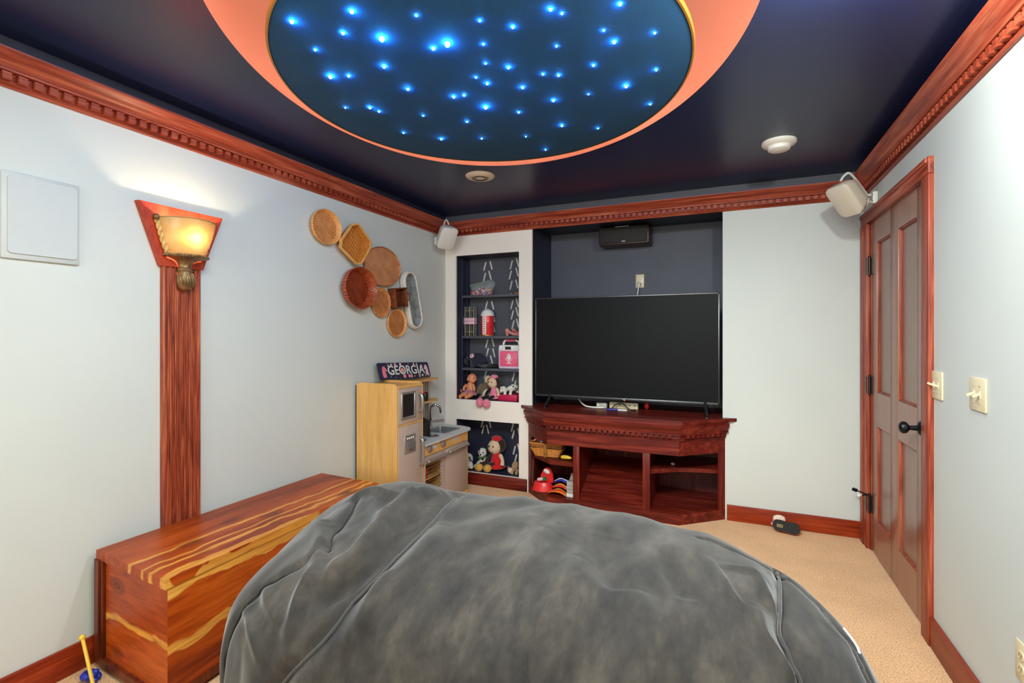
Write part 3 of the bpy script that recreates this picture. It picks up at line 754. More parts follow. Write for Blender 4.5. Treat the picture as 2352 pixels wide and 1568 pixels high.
corner_speaker('white wall speaker on a bracket in the corner above the toy shelves', (-2.2, 3.625, 2.152), (.9, -.6, -.9), (XL+.012, 3.72, 2.16), 1, 'white_plastic')
corner_speaker('cream wall speaker on a bracket above the door', (.605, 3.40, 2.11), (-.9, -.6, -.9), (XR-.012, 3.56, 2.15), -1, 'cream_plastic')
# centre speaker under the alcove top
t_ = thing('center_speaker', 'dark brown horizontal speaker hung high in the television alcove', 'speaker', (-.82, 4.25, 2.09))
m = MB().use('speaker_wood'); m.box((-1.03, 4.17, 2.095), (-.61, 4.378, 2.245), .008); m.build('cabinet', parent=t_)
m = MB().use('speaker_grille'); m.box((-1.02, 4.155, 2.106), (-.622, 4.172, 2.24), .005); m.build('grille', parent=t_)
m = MB().use('silver'); m.box((-.885, 4.150, 2.238), (-.77, 4.16, 2.244)); m.build('top_strip', parent=t_)
m = MB().use('silver'); m.box((-.83, 4.150, 2.113), (-.80, 4.156, 2.119)); m.build('badge', parent=t_)

# ------------------------------------------------------------------ wall plates
def plate(name, label, cat, x, yc, zc, w, h, nx):
    t_ = thing(name, label, cat, (x, yc, zc-h/2))
    M = frame((x, yc, zc), (0, -1 if nx < 0 else 1, 0), (0, 0, 1), (nx, 0, 0)); return t_, M
def switch(label, yc, zc, ups):
    t_, M = plate('light_switch', label, 'light switch', XR, yc, zc, .125, .115, -1)
    m = MB().use('ivory_plastic'); m.T = M; m.box((-.062, -.0585, 0), (.062, .0585, .007), .004); m.build('cover_plate', parent=t_)
    for k, up in zip((-.023, .023), ups):
        m = MB().use('ivory_plastic'); m.T = M; m.box((k-.006, -.013, .006), (k+.006, .013, .009), .001)
        m.box((k-.004, -.004, 0), (k+.004, .004, .030), .001, R=Matrix.Rotation(-up*.45, 3, 'X')); m.build('toggle', parent=t_)
    for k in (-.023, .023):
        for z in (-.03, .03): m = MB().use('silver'); m.T = M; m.ell((k, z, .007), .0032, seg=8, rings=6); m.build('screw', parent=t_)
switch('ivory double light switch right beside the door casing', 2.618, 1.125, (1, 1))
switch('ivory double light switch standing alone on the door wall', 2.242, 1.128, (-1, -1))
def outlet(name, label, M, loc):
    t_ = thing(name, label, 'power outlet', loc)
    m = MB().use('ivory_plastic'); m.T = M; m.box((-.036, -.0585, 0), (.036, .0585, .006), .003); m.build('cover_plate', parent=t_)
    for z in (-.02, .02):
        m = MB().use('ivory_plastic'); m.T = M; m.prism(rrect(.034, .028, .012, 5), 'Z', .004, .0085)
        if True:
            for v in m.bm.verts: pass
        m.bm.transform(Matrix()); 
        bmesh.ops.translate(m.bm, verts=m.bm.verts[:], vec=(M.to_3x3() @ Vector((0, z, 0))))
        r = m.build('receptacle', parent=t_)
        m = MB().use('black_plastic'); m.T = M
        for k in (-.006, .006): m.box((k-.001, z-.002, .008), (k+.001, z+.006, .0092))
        m.ell((0, z-.008, .0085), (.0022, .0022, .001), seg=8, rings=6); m.build('slots', parent=r)
    return t_
outlet('wall_outlet', 'ivory wall outlet in the alcove above the television', frame((-.716, 4.38, 1.80), (1, 0, 0), (0, 0, 1), (0, -1, 0)), (-.716, 4.38, 1.74))
outlet('wall_outlet', 'ivory wall outlet low on the door wall', frame((XR, 1.955, .362), (0, -1, 0), (0, 0, 1), (-1, 0, 0)), (XR, 1.955, .30))
t_ = thing('power_lead', 'white power cord plugged into the alcove outlet', 'power cord', (-.716, 4.35, 1.5))
m = MB().use('white_plastic'); m.tube([(-.716, 4.372, 1.778), (-.716, 4.35, 1.778), (-.717, 4.335, 1.765), (-.718, 4.332, 1.745)], [.013, .014, .012, .006], 12); m.build('plug', parent=t_)
m = MB().use('white_plastic'); m.tube(smooth_path([(-.718, 4.332, 1.75), (-.725, 4.325, 1.70), (-.735, 4.33, 1.62), (-.73, 4.32, 1.45), (-.73, 4.33, 1.2), (-.75, 4.30, .8)], 6), .0055, 8); m.build('cable', parent=t_)

# ------------------------------------------------------------------ television stand
st = thing('tv_stand', 'red-brown wooden corner-cut television stand with dentil moulding and open bays', 'tv stand', (-.815, 3.9, 0))
TPZ0, TPZ1 = .712, .735
m = MB().use('cabinet_X')
m.prism([(-1.632, 3.888), (-1.33, 3.612), (-.302, 3.602), (.045, 3.888), (AX1-.003, 3.888), (AX1-.003, 4.37), (AX0+.003, 4.37), (AX0+.003, 3.888)], 'Z', TPZ0, TPZ1); m.build('top', parent=st, smooth=20)
BP = [(-1.565, 3.888), (-1.306, 3.636), (-.325, 3.632), (-.032, 3.888)]
MOULD = [(-.01, .588), (.006, .588), (.010, .594), (.006, .600), (.012, .604), (.012, .608), (.012, .610), (.012, .632), (.036, .634), (.036, .641), (.030, .645), (.030, .652), (.040, .668), (.046, .685), (.046, .694), (.036, .700), (.036, .712), (-.01, .712)]
rings, nr = sweep_rings(MOULD, BP); m = MB().use('cabinet_X'); m.ring_surf(rings)
for i in range(3): dentils(m, BP[i], BP[i+1], nr[i], .0415, .026, .611, .633, .010, .036, (.02, .02))
m.build('dentil_moulding', parent=st, smooth=35)
rings, nr = sweep_rings([(0, .484), (0, .59), (-.022, .59), (-.022, .484)], BP); m = MB().use('cabinet_X'); m.ring_surf(rings); m.build('frieze_rail', parent=st, smooth=20)
rings, nr = sweep_rings([(0, 0), (0, .072), (-.03, .072), (-.03, 0)], BP); m = MB().use('cabinet_X'); m.ring_surf(rings); m.build('base_rail', parent=st, smooth=20)
for x0, x1 in ((-1.096, -1.048), (-.576, -.525)):
    m = MB().use('cabinet_Z'); m.box((x0, 3.635, .07), (x1, 3.66, .486), .002); m.box((x0+.014, 3.655, .07), (x1-.014, 4.30, .60)); m.build('divider', parent=st)
for p, q in ((BP[0], BP[1]), (BP[3], BP[2])):
    d = Vector((q[0]-p[0], q[1]-p[1])).normalized(); a = Vector(p); b = a+d*.062; nrm = Vector((0, 1))
    m = MB().use('cabinet_Z'); pts = [tuple(a), tuple(b), tuple(b+Vector((0, .022))), tuple(a+Vector((0, .0)))]
    m.prism(pts[:3], 'Z', .07, .486); m.build('end_stile', parent=st, smooth=0)
m = MB().use('cabinet_X'); m.prism([(AX0+.004, 3.885), (-1.296, 3.66), (-.335, 3.656), (-.052, 3.885), (AX1-.004, 4.30), (AX0+.004, 4.30)], 'Z', .05, .068); m.build('bottom_board', parent=st, smooth=0)
m = MB().use('cabinet_Z'); m.box((AX0+.004, 4.28, .06), (AX1-.004, 4.30, .71)); m.build('back_panel', parent=st)
for x in (AX0+.004, AX1-.018):
    m = MB().use('cabinet_Z'); m.box((x, 3.90, .06), (x+.014, 4.30, .71)); m.build('side_panel', parent=st)
m = MB().use('cabinet_X'); m.prism([(-1.50, 3.886), (-1.475, 3.80), (-1.285, 3.645), (-1.08, 3.645), (-1.08, 4.28), (AX0+.018, 4.28), (AX0+.018, 3.91)], 'Z', .322, .350); m.build('shelf', parent=st, smooth=0)
m = MB().use('cabinet_X'); m.prism([(-.54, 3.70), (-.35, 3.842), (-.09, 3.91), (AX1-.018, 3.92), (AX1-.018, 4.28), (-.54, 4.28)], 'Z', .320, .350); m.build('shelf', parent=st, smooth=0)
m = MB().use('cabinet_X'); a = (-1.062, -.562); m.raw([(x, y, z) for x in a for y, z in ((3.67, .085), (4.20, .30), (4.21, .285), (3.67, .068))], [(0, 1, 2, 3), (7, 6, 5, 4), (0, 4, 5, 1), (1, 5, 6, 2), (2, 6, 7, 3), (3, 7, 4, 0)]); m.build('sloped_board', parent=st, smooth=0)

# television
tv = thing('television', 'large black flat screen television on the wooden stand', 'television', (-.785, 3.9, TPZ1))
x0, x1, z0, z1, yf = -1.497, -.068, .822, 1.640, 3.868
m = MB().use('black_plastic'); m.box((x0+.01, yf+.012, z0+.01), (x1-.01, yf+.035, z1-.01), .004); m.box((x0+.25, yf+.03, z0+.02), (x1-.25, yf+.075, z0+.48), .02); m.build('back_shell', parent=tv)
m = MB().use('tv_bezel'); b = .010
for lo, hi in (((x0, z0), (x0+b, z1)), ((x1-b, z0), (x1, z1)), ((x0, z1-b), (x1, z1)), ((x0, z0), (x1, z0+.018))): m.box((lo[0], yf, lo[1]), (hi[0], yf+.02, hi[1]), .002)
m.build('bezel', parent=tv)
m = MB().use('tv_glass'); m.box((x0+.004, yf+.004, z0+.006), (x1-.004, yf+.014, z1-.004)); m.build('screen', parent=tv)
for x in (-1.36, -.17):
    sgn = 1 if x > -.8 else -1
    m = MB().use('black_plastic')
    for dy in (-.10, .13): m.tube([(x, yf+.02, z0+.03), (x+sgn*.01, yf+.02+dy*.35, z0-.02), (x+sgn*.02, yf+.02+dy, TPZ1+.011)], [.013, .012, .009], 8)
    m.box((x+sgn*.02-.012, yf-.095, TPZ1+.001), (x+sgn*.02+.012, yf-.06, TPZ1+.010), .003); m.build('foot', parent=tv)
m = MB().use('white_paint'); m.text('LG', .016, frame((-.755, yf-.0005, z0+.009), (1, 0, 0), (0, 0, 1), (0, -1, 0)), .0006); m.build('logo', parent=tv, smooth=0)
m = MB().use('led_red'); m.ell((-.752, yf+.006, z0-.0015), (.006, .003, .002), seg=10, rings=6); m.build('standby_light', parent=tv)

# power strip and cables behind the television
t_ = thing('power_strip', 'beige power strip with plugs behind the television', 'power strip', (-.80, 4.02, TPZ1))
m = MB().use('ivory_plastic'); m.box((-.90, 4.0, TPZ1), (-.67, 4.05, TPZ1+.052), .006); m.build('housing', parent=t_)
m = MB().use('black_plastic')
for k in range(5): m.box((-.86+k*.04, 3.998, TPZ1+.028), (-.848+k*.04, 4.002, TPZ1+.036))
m.build('sockets', parent=t_)
t_ = thing('media_adapter', 'grey adapter box with green and red indicator lights behind the television', 'adapter', (-.955, 3.99, TPZ1))
m = MB().use('clear_grey'); m.box((-1.0, 3.97, TPZ1), (-.915, 4.03, TPZ1+.045), .005); m.build('housing', parent=t_)
m = MB().use('led_green'); m.ell((-.985, 3.968, TPZ1+.028), .005, seg=8, rings=6); m.build('green_light', parent=t_)
m = MB().use('led_red'); m.ell((-.968, 3.968, TPZ1+.027), .0035, seg=8, rings=6); m.build('red_light', parent=t_)
m = MB().use('white_plastic'); m.tube(smooth_path([(-1.17, 4.05, TPZ1+.055), (-1.13, 4.0, TPZ1+.03), (-1.08, 3.96, TPZ1+.012), (-1.0, 3.95, TPZ1+.008), (-.93, 3.955, TPZ1+.01)], 8), .007, 8)
tag(m.build('white_cable', smooth=60), 'white cable lying on the stand under the television', 'cable')
m = MB().use('black_plastic'); m.tube(smooth_path([(-.91, 3.95, TPZ1+.005), (-.87, 3.93, TPZ1+.006), (-.83, 3.94, TPZ1+.045), (-.78, 3.94, TPZ1+.05), (-.72, 3.93, TPZ1+.01), (-.68, 3.96, TPZ1+.006)], 8), .005, 8)
tag(m.build('black_cable', smooth=60), 'black cable looped in front of the power strip', 'cable')
m = MB().use('blue_plastic'); m.cyl((-.90, 3.90, TPZ1+.006), (-.81, 3.905, TPZ1+.006), .006, seg=10); m.use('white_paint').cyl((-.81, 3.905, TPZ1+.006), (-.74, 3.908, TPZ1+.006), .006, seg=10)
tag(m.build('marker_pen'), 'blue and white pen lying under the television', 'pen')
m = MB().use('red_plastic'); m.ell((-.61, 4.06, TPZ1+.028), (.02, .02, .028), seg=14, rings=8); tag(m.build('red_cap'), 'small dark red round knob behind the television foot', 'knob')

# ------------------------------------------------------------------ things in the stand
t_ = thing('wicker_basket', 'small slatted wicker basket on the stand shelf under the frieze', 'basket', (-1.355, 3.80, .350))
def br(w, d, z): return [(-1.352+x, 3.795+y, z) for x, y in rrect(w, d, .02, 3)]
m = MB().use('bamboo'); m.ring_surf([br(.19, .10, .351), br(.19, .10, .356)], caps=True)
for k in range(6):
    f = k/6; m.tube(br(.20+.075*f, .11+.03*f, .360+.008*k*1.4), .0055, 6, True)
m.build('slatted_body', parent=t_)
m = MB().use('rattan_dark'); m.ring_surf([br(.272, .138, .428), br(.280, .142, .455), br(.274, .136, .455), br(.266, .132, .428)], caps=False); m.build('woven_band', parent=t_)
m = MB().use('bamboo'); m.tube(br(.282, .144, .458), .006, 6, True); m.build('rim', parent=t_)
m = MB().use('rattan_dark'); m.prism([(-1.362, .353), (-1.340, .353), (-1.338, .462), (-1.364, .462)], 'Y', 3.716, 3.724); m.build('clasp', parent=t_)
m = MB().use('plush_white'); 
for k in range(5): m.ell((-1.41+k*.022, 3.80+(k % 2)*.015, .462+(k % 3)*.007), (.018, .016, .014), seg=10, rings=8)
tag(m.build('cloth_toy'), 'crumpled white toy on top of the wicker basket', 'toy')
m = MB().use('pink_plastic'); m.tube(smooth_path([(-1.47, 3.78, .462), (-1.46, 3.79, .478), (-1.44, 3.80, .47), (-1.45, 3.81, .462)], 5), .004, 6)
tag(m.build('pink_ribbon'), 'bright pink ribbon curl lying in the wicker basket', 'ribbon')
m = MB().use('yellow_plastic'); m.tube(smooth_path([(-1.222, 3.725, .367), (-1.205, 3.72, .370), (-1.17, 3.715, .373), (-1.13, 3.71, .371)], 5), [.006, .007, .010, .013, .014, .0155, .016, .0165, .0165, .016, .0155, .015, .014, .011, .008, .004], 12)
tag(m.build('toy_banana'), 'yellow plastic toy banana beside the wicker basket', 'toy banana')
m = MB().use('plush_cream'); m.ell((-.395, 3.90, .360), (.016, .012, .010), seg=12, rings=8); tag(m.build('wooden_bead'), 'small tan ball on the empty right shelf of the stand', 'ball')
t_ = thing('potty', 'red plastic toddler potty on the lowest stand shelf', 'potty', (-1.40, 3.775, .07))
m = MB().use('red_plastic'); c = (-1.395, 3.785, 0)
m.lathe([(.092, .0735), (.090, .080), (.078, .110), (.068, .135), (.062, .142), (.052, .140), (.046, .12), (.03, .10), (.001, .10)], c, 'Z', 32, 1, .8); m.build('bowl', parent=t_, smooth=50)
m = MB().use('red_plastic')
bk = [(-.045, .13), (-.040, .18), (-.015, .232), (.015, .248), (.045, .238), (.062, .20), (.066, .15), (.064, .125)]
m.prism([(-1.385+x, z) for x, z in bk], 'Y', 3.815, 3.835); m.build('back_rest', parent=t_)
m = MB().use('white_paint'); m.ell((-1.372, 3.812, .215), (.028, .008, .018), R=Matrix.Rotation(.4, 3, 'Y')); m.build('headrest', parent=t_)
t_ = thing('toy_bottle', 'pink toy bottle with a green cap lying on the red potty', 'toy bottle', (-1.40, 3.75, .15))
m = MB().use('pale_pink'); m.cyl((-1.425, 3.755, .159), (-1.375, 3.745, .173), .013, seg=14); m.build('body', parent=t_)
m = MB().use('green_plastic'); m.cyl((-1.375, 3.745, .173), (-1.355, 3.741, .179), .016, seg=14); m.build('cap', parent=t_)
def cloth(label, cx, cy, z, w, d, colors, ph, name='folded_cloth'):
    m = MB(); n = 28
    bands = len(colors)
    for b in range(bands):
        m.use(colors[b]); rings = []
        for k in range(2):
            u = (b+k)/bands
            rings.append((u))
        verts = []; faces = []
        for k in range(4):
            u = (b+k/3)/bands
            for i in range(n):
                s = i/(n-1); x = cx-w/2+w*s; y = cy-d/2+d*u
                zz = z+.022*math.sin(s*PI)+.003*math.sin(s*8+ph+u*4)+.018*math.sin(u*PI)*(.4+.6*s)
                verts.append((x, y+.012*math.sin(s*3+ph), zz))
        for k in range(3):
            for i in range(n-1): faces.append((k*n+i, k*n+i+1, (k+1)*n+i+1, (k+1)*n+i))
        m.raw(verts, faces)
    o = m.build(name, smooth=60, recalc=False); md = o.modifiers.new('thick', 'SOLIDIFY'); md.thickness = .005; md.offset = 1
    return tag(o, label, 'cloth', 'folded cloths beside the red potty')
cloth('rainbow striped folded cloth, lowest beside the red potty', -1.245, 3.72, .074, .15, .07, ['orange_plastic', 'red_plastic', 'yellow_plastic', 'green_plastic', 'orange_plastic'], 1)
cloth('red patterned folded cloth in the middle of the small pile', -1.235, 3.765, .105, .14, .06, ['red_plastic', 'yellow_plastic', 'red_plastic', 'blue_plastic'], 2)
cloth('blue striped folded cloth, topmost beside the red potty', -1.238, 3.81, .140, .13, .06, ['blue_plastic', 'white_paint', 'blue_plastic', 'orange_plastic'], 3)
t_ = thing('card_case', 'clear grey stack of small card boxes beside the left divider', 'box', (-1.135, 3.72, .07))
for k, (z0_, z1_, mt) in enumerate(((.07, .098, 'white_paint'), (.099, .127, 'clear_grey'), (.128, .156, 'clear_grey'), (.157, .192, 'clear_grey'))):
    m = MB().use(mt); m.box((-1.168+.004*(k % 2), 3.69, z0_), (-1.112, 3.75, z1_), .003); m.build('case_tier', parent=t_)
m = MB().use('clear_grey'); m.box((-1.19, 3.84, .085), (-1.13, 3.86, .215), .003, R=Matrix.Rotation(.25, 3, 'Y')); tag(m.build('picture_book'), 'thin grey book leaning behind the card boxes', 'book')

# ------------------------------------------------------------------ toy shelves in the recess
for z, lab in ((1.695, 'highest navy shelf in the recess, under the bag of candy'), (1.322, 'middle navy shelf in the recess, under the red silo toy'), (1.029, 'lowest navy shelf in the recess, under the pink radio')):
    m = MB().use('navy_wall'); m.box((NX0+.013, 3.985, z-.022), (NX1-.002, 4.149, z), .002); tag(m.build('shelf'), lab, 'shelf', 'shelves in the toy recess')
# white strips on the recess backs
def z1r(L): return [(1020+a*.29333, 500+b*.29333, t2) for a, b, t2 in L]
def z2r(L): return [(1030+a*.18513, 840+b*.18513, t2) for a, b, t2 in L]
SETS = (('above the highest shelf', z1r([(320,380,1),(368,372,-1),(317,465,1),(360,450,-1),(527,368,1),(575,350,-1),(519,448,1),(572,425,-1),(525,528,1),(570,518,-1)])),
        ('between the highest and middle shelf', z1r([(332,685,1),(380,685,-1),(388,780,-1),(388,860,-1),(532,680,1),(574,665,-1),(535,760,1),(572,735,-1),(540,838,1),(576,825,-1)])),
        ('between the middle and lowest shelf', z1r([(335,985,1),(383,975,-1),(340,1052,1),(390,1057,-1),(372,1112,-1)])),
        ('behind the dolls', z1r([(325,1225,1),(543,1245,1),(553,1310,1)])),
        ('on the back of the low recess', z2r([(420,712,1),(515,715,-1),(430,790,1),(487,785,-1),(795,760,1),(805,850,1),(875,825,-1),(818,1045,1),(873,1020,-1),(835,1150,1)])))
for where, L in SETS:
    for u, v, t2 in L:
        r = (u-1176)/1133.54; D = 4.149/(C_+S_*r); x = D*(-S_+C_*r); z = 1.3395+(766.95-v)/1133.54*D
        if x > NX1-.012: x = NX1-.012
        ln = .042
        m = MB().use('white_strip'); m.box((-.0075, -.0012, -ln), (.0075, .0012, ln), .001)
        for k in range(3): m.box((-.006, -.002, -ln+.02+k*.024), (.006, .0016, -ln+.026+k*.024))
        m.bm.transform(Matrix.Translation((x, 4.1475, z)) @ Matrix.Rotation(t2*.27, 4, 'Y'))
        tag(m.build('adhesive_strip'), 'white adhesive strip slanting '+('up to the right ' if t2 > 0 else 'up to the left ')+where, 'adhesive strip', 'white strips stuck '+where)
# bag of candy
t_ = thing('zip_bag', 'clear zip bag of colourful candy on the highest shelf', 'plastic bag', (-2.09, 4.06, 1.695))
m = MB().use('bag_clear'); n = 14; out = [(-2.215, 1.697), (-2.20, 1.74), (-2.225, 1.802), (-1.985, 1.845), (-1.955, 1.80), (-1.985, 1.74), (-1.99, 1.697)]
rings = []
for sy_, sc in ((-.001, 1.0),):
    pass
cx_, cz_ = -2.095, 1.76
def bagring(s, y): return [(cx_+(x-cx_)*s, y, cz_+(z-cz_)*s) for x, z in out]
m.ring_surf([bagring(.5, 4.022), bagring(.85, 4.032), bagring(1.0, 4.058), bagring(.85, 4.08), bagring(.5, 4.092)], caps=True); m.build('clear_pouch', parent=t_, smooth=60)
m = MB().use('green_plastic'); m.T = Matrix.Translation((-2.10, 4.035, 1.803)) @ Matrix.Rotation(-.175, 4, 'Y'); m.box((-.115, -.003, -.004), (.11, .003, .004)); m.build('zip_strip', parent=t_)
m = MB(); cand = ['red_plastic', 'orange_plastic', 'yellow_plastic', 'pale_pink', 'white_paint', 'pink_plastic', 'blue_plastic']
for k in range(120):
    x = random.uniform(-2.195, -2.0); z = 1.705+random.random()**1.5*(.05*min(1, (x+2.20)/.05+.3) if x < -2.05 else .045); m.use(random.choice(cand))
    m.ell((x, random.uniform(4.038, 4.08), z), (.0095, .0095, .007), seg=8, rings=6, R=Euler((random.random()*3, random.random()*3, 0)).to_matrix())
o = m.build('candy', parent=t_, smooth=60); o['kind'] = 'stuff'
m = MB().use('orange_plastic'); m.cyl((-1.765, 4.05, 1.703), (-1.70, 4.055, 1.703), .007, seg=12); m.use('black_plastic').cyl((-1.785, 4.049, 1.703), (-1.765, 4.05, 1.703), .006, seg=12); m.use('clear_grey').cyl((-1.81, 4.047, 1.7), (-1.785, 4.049, 1.703), .003, .005, seg=10)
tag(m.build('screwdriver'), 'orange handled small tool at the end of the highest shelf', 'tool')
# stick tower
t_ = thing('toy_tower', 'grey wooden ladder toy with a pink block on the middle shelf', 'toy', (-2.222, 4.06, 1.322))
m = MB().use('grey_sticks')
for x in (-2.268, -2.222, -2.176):
    m.box((x-.006, 4.045, 1.322), (x+.006, 4.057, 1.597), .001)
for x in (-2.268, -2.222, -2.176): m.box((x-.005, 4.085, 1.322), (x+.005, 4.095, 1.597), .001)
for z in (1.36, 1.557): m.box((-2.275, 4.048, z-.004), (-2.17, 4.056, z+.004)); m.box((-2.275, 4.086, z-.004), (-2.17, 4.094, z+.004))
for z in (1.36, 1.557):
    for x in (-2.268, -2.176): m.box((x-.004, 4.05, z-.004), (x+.004, 4.09, z+.004))
m.build('stick_frame', parent=t_)
m = MB().use('pale_pink'); m.box((-2.279, 4.036, 1.431), (-2.166, 4.10, 1.459), .003); m.box((-2.279, 4.036, 1.461), (-2.166, 4.10, 1.490), .003); m.build('pink_block', parent=t_)
# silo
t_ = thing('toy_silo', 'red cylinder toy silo with a white domed lid on the middle shelf', 'toy silo', (-2.044, 4.07, 1.322)); c = (-2.044, 4.07, 0)
m = MB().use('red_plastic'); m.lathe([(.057, 1.323), (.059, 1.328), (.058, 1.445), (.0585, 1.447), (.058, 1.449), (.058, 1.508), (.001, 1.508)], c, 'Z', 36); m.use('gold_rim').lathe([(.0595, 1.323), (.0595, 1.332), (.058, 1.332)], c, 'Z', 36, caps=False); m.build('drum', parent=t_)
m = MB().use('white_paint'); m.lathe([(.064, 1.506), (.063, 1.515), (.057, 1.535), (.043, 1.555), (.022, 1.567), (.012, 1.572), (.001, 1.574)], c, 'Z', 12); m.build('domed_lid', parent=t_, smooth=20)
m = MB().use('white_paint'); m.box((c[0]-.020, c[1]-.062, 1.335), (c[0]+.016, c[1]-.054, 1.504), .001)
m.use('red_plastic')
for k in range(8): m.box((c[0]-.010, c[1]-.0632, 1.345+k*.02), (c[0]+.006, c[1]-.061, 1.353+k*.02))
m.build('ladder_print', parent=t_)
# shoes
for k, (dx, dy) in enumerate(((0, 0), (.045, .045))):
    t_ = thing('doll_shoe', ('pink heeled toy shoe standing in front on the middle shelf', 'pink heeled toy shoe standing behind its twin on the middle shelf')[k], 'shoe', (-1.79+dx, 4.03+dy, 1.322), 'pair of pink toy shoes'); b = Vector((-1.838+dx, 4.03+dy, 1.322))
    m = MB().use('plush_pink'); m.mats = []; m.use('slipper_pink')
    sec = [(0, .035, .066, .016), (.018, .030, .070, .018), (.04, .018, .045, .018), (.065, .006, .034, .02), (.09, .002, .034, .021), (.115, .001, .026, .018), (.128, .003, .014, .008)]
    m.ring_surf([[b+Vector((x, w*math.cos(a), (lo+hi)/2+(hi-lo)/2*math.sin(a))) for a in [2*PI*i/14 for i in range(14)]] for x, lo, hi, w in sec], caps=True); m.build('upper', parent=t_, smooth=60)
    m = MB().use('slipper_pink'); m.tube([b+Vector((.010, 0, .036)), b+Vector((.014, 0, .001))], [.014, .009], 12); m.build('heel', parent=t_)
    m = MB().use('red_paint'); m.ell(b+Vector((.075, 0, .038)), (.014, .012, .006), seg=12, rings=8); m.build('bow', parent=t_)
# cap
t_ = thing('baseball_cap', 'navy baseball cap with a round pink badge on the lowest shelf', 'cap', (-2.14, 4.06, 1.029))
m = MB().use('cap_cloth'); RC = Euler((.25, -.35, 0)).to_matrix()
M = Matrix.Translation((-2.135, 4.055, 1.104)) @ RC.to_4x4(); m.T = M
m.lathe([(.082, -.045), (.083, -.03), (.080, .0), (.068, .035), (.045, .058), (.015, .070), (.001, .071)], (0, 0, 0), 'Z', 28, 1.05, .80)
m.ell((0, 0, .071), (.007, .007, .004), seg=10, rings=6); m.build('crown_panels', parent=t_, smooth=60)
m = MB().use('cap_cloth'); brim = []
m.T = Matrix.Translation((-2.09, 4.035, 1.083)) @ Euler((.2, .55, .15)).to_matrix().to_4x4()
rings = []
for s in (0, 1):
    rings.append([Vector((.085*math.cos(a)*1.0+.0, -.066*math.sin(a), -.006*s-.14*(math.sin(a)**2)*.12)) for a in [-PI/2+PI*i/18 for i in range(19)]])
m.ring_surf(rings, caps=True); m.build('brim', parent=t_, smooth=40)
m = MB().use('cap_cloth'); m.tube(smooth_path([(-2.20, 4.02, 1.12), (-2.245, 4.03, 1.10), (-2.262, 4.05, 1.075), (-2.24, 4.06, 1.06)], 5), .016, 8); m.build('back_strap', parent=t_, smooth=60)
m = MB().use('pale_pink'); m.T = frame((-2.152, 3.976, 1.138), (1, 0, .1), (0, .35, .93), (.0, -.93, .35)); m.lathe([(.020, 0), (.020, .012), (.018, .014), (.001, .014)], (0, 0, 0), 'Z', 24); m.use('sign_navy').box((-.003, -.008, .013), (.004, .008, .0155)); m.box((-.006, .004, .013), (.004, .008, .0155)); m.build('badge', parent=t_)
# black cable heap
m = MB().use('black_plastic')
for k in range(7):
    pts = [(-1.975+random.uniform(-.05, .05), 4.04+random.uniform(-.03, .05), 1.034+.03*random.random()*math.sin(PI*i/6)+.002) for i in range(7)]
    m.tube(smooth_path(pts, 5), .0045, 6)
m.tube(smooth_path([(-1.97, 4.07, 1.05), (-1.95, 4.08, 1.10), (-1.93, 4.09, 1.115), (-1.92, 4.08, 1.06), (-1.925, 4.05, 1.035)], 6), .003, 6)
tag(m.build('cable_heap', smooth=60), 'tangle of thin black cables between the cap and the pink radio', 'cables')
# pink radio
t_ = thing('toy_radio', 'pink and white toy karaoke radio at the end of the lowest shelf', 'toy radio', (-1.80, 4.06, 1.029)); y0 = 4.0
m = MB().use('lilac'); m.box((-1.902, y0, 1.029), (-1.692, 4.115, 1.195), .014); m.build('body', parent=t_)
m = MB().use('white_paint'); m.box((-1.896, y0-.004, 1.188), (-1.70, 4.11, 1.242), .012); m.build('control_deck', parent=t_)
m = MB().use('pink_plastic'); m.box((-1.884, y0-.010, 1.052), (-1.708, y0+.01, 1.188), .008); m.build('front_panel', parent=t_)
m = MB().use('white_paint'); m.tube(smooth_path([(-1.875, 4.055, 1.235), (-1.868, 4.055, 1.268), (-1.845, 4.055, 1.283), (-1.755, 4.055, 1.283), (-1.725, 4.055, 1.268), (-1.718, 4.055, 1.235)], 6), .010, 10); m.use('pink_plastic').cyl((-1.845, 4.055, 1.283), (-1.755, 4.055, 1.283), .0125, seg=12); m.build('handle', parent=t_, smooth=60)
m = MB().use('black_plastic'); m.box((-1.83, y0-.008, 1.202), (-1.775, y0, 1.228)); m.build('display', parent=t_)
m = MB().use('white_paint'); m.lathe([(.016, y0-.002), (.015, y0-.014), (.001, y0-.015)], (-1.868, 0, 1.215), 'Y', 20); m.build('knob', parent=t_)
m = MB().use('white_paint'); cx2, cz2 = -1.792, 1.120; yb = y0-.0115
m.ell((cx2, yb, cz2+.016), (.020, .004, .028)); m.box((cx2-.004, yb-.002, cz2-.036), (cx2+.004, yb+.001, cz2-.014)); m.box((cx2-.022, yb-.002, cz2-.042), (cx2+.022, yb+.001, cz2-.034), .001)
m.tube([(cx2+.032*math.cos(a), yb, cz2+.012+.034*math.sin(a)) for a in [PI+.1+i*(PI-.2)/12 for i in range(13)]], .0025, 6)
m.use('black_plastic')
for dx in (-.007, .007): m.ell((cx2+dx, yb-.004, cz2+.026), (.004, .001, .004), seg=8, rings=6)
m.build('microphone_print', parent=t_)
m = MB().use('white_paint'); m.box((-1.913, 4.03, 1.14), (-1.900, 4.09, 1.215), .003); m.build('side_clip', parent=t_)

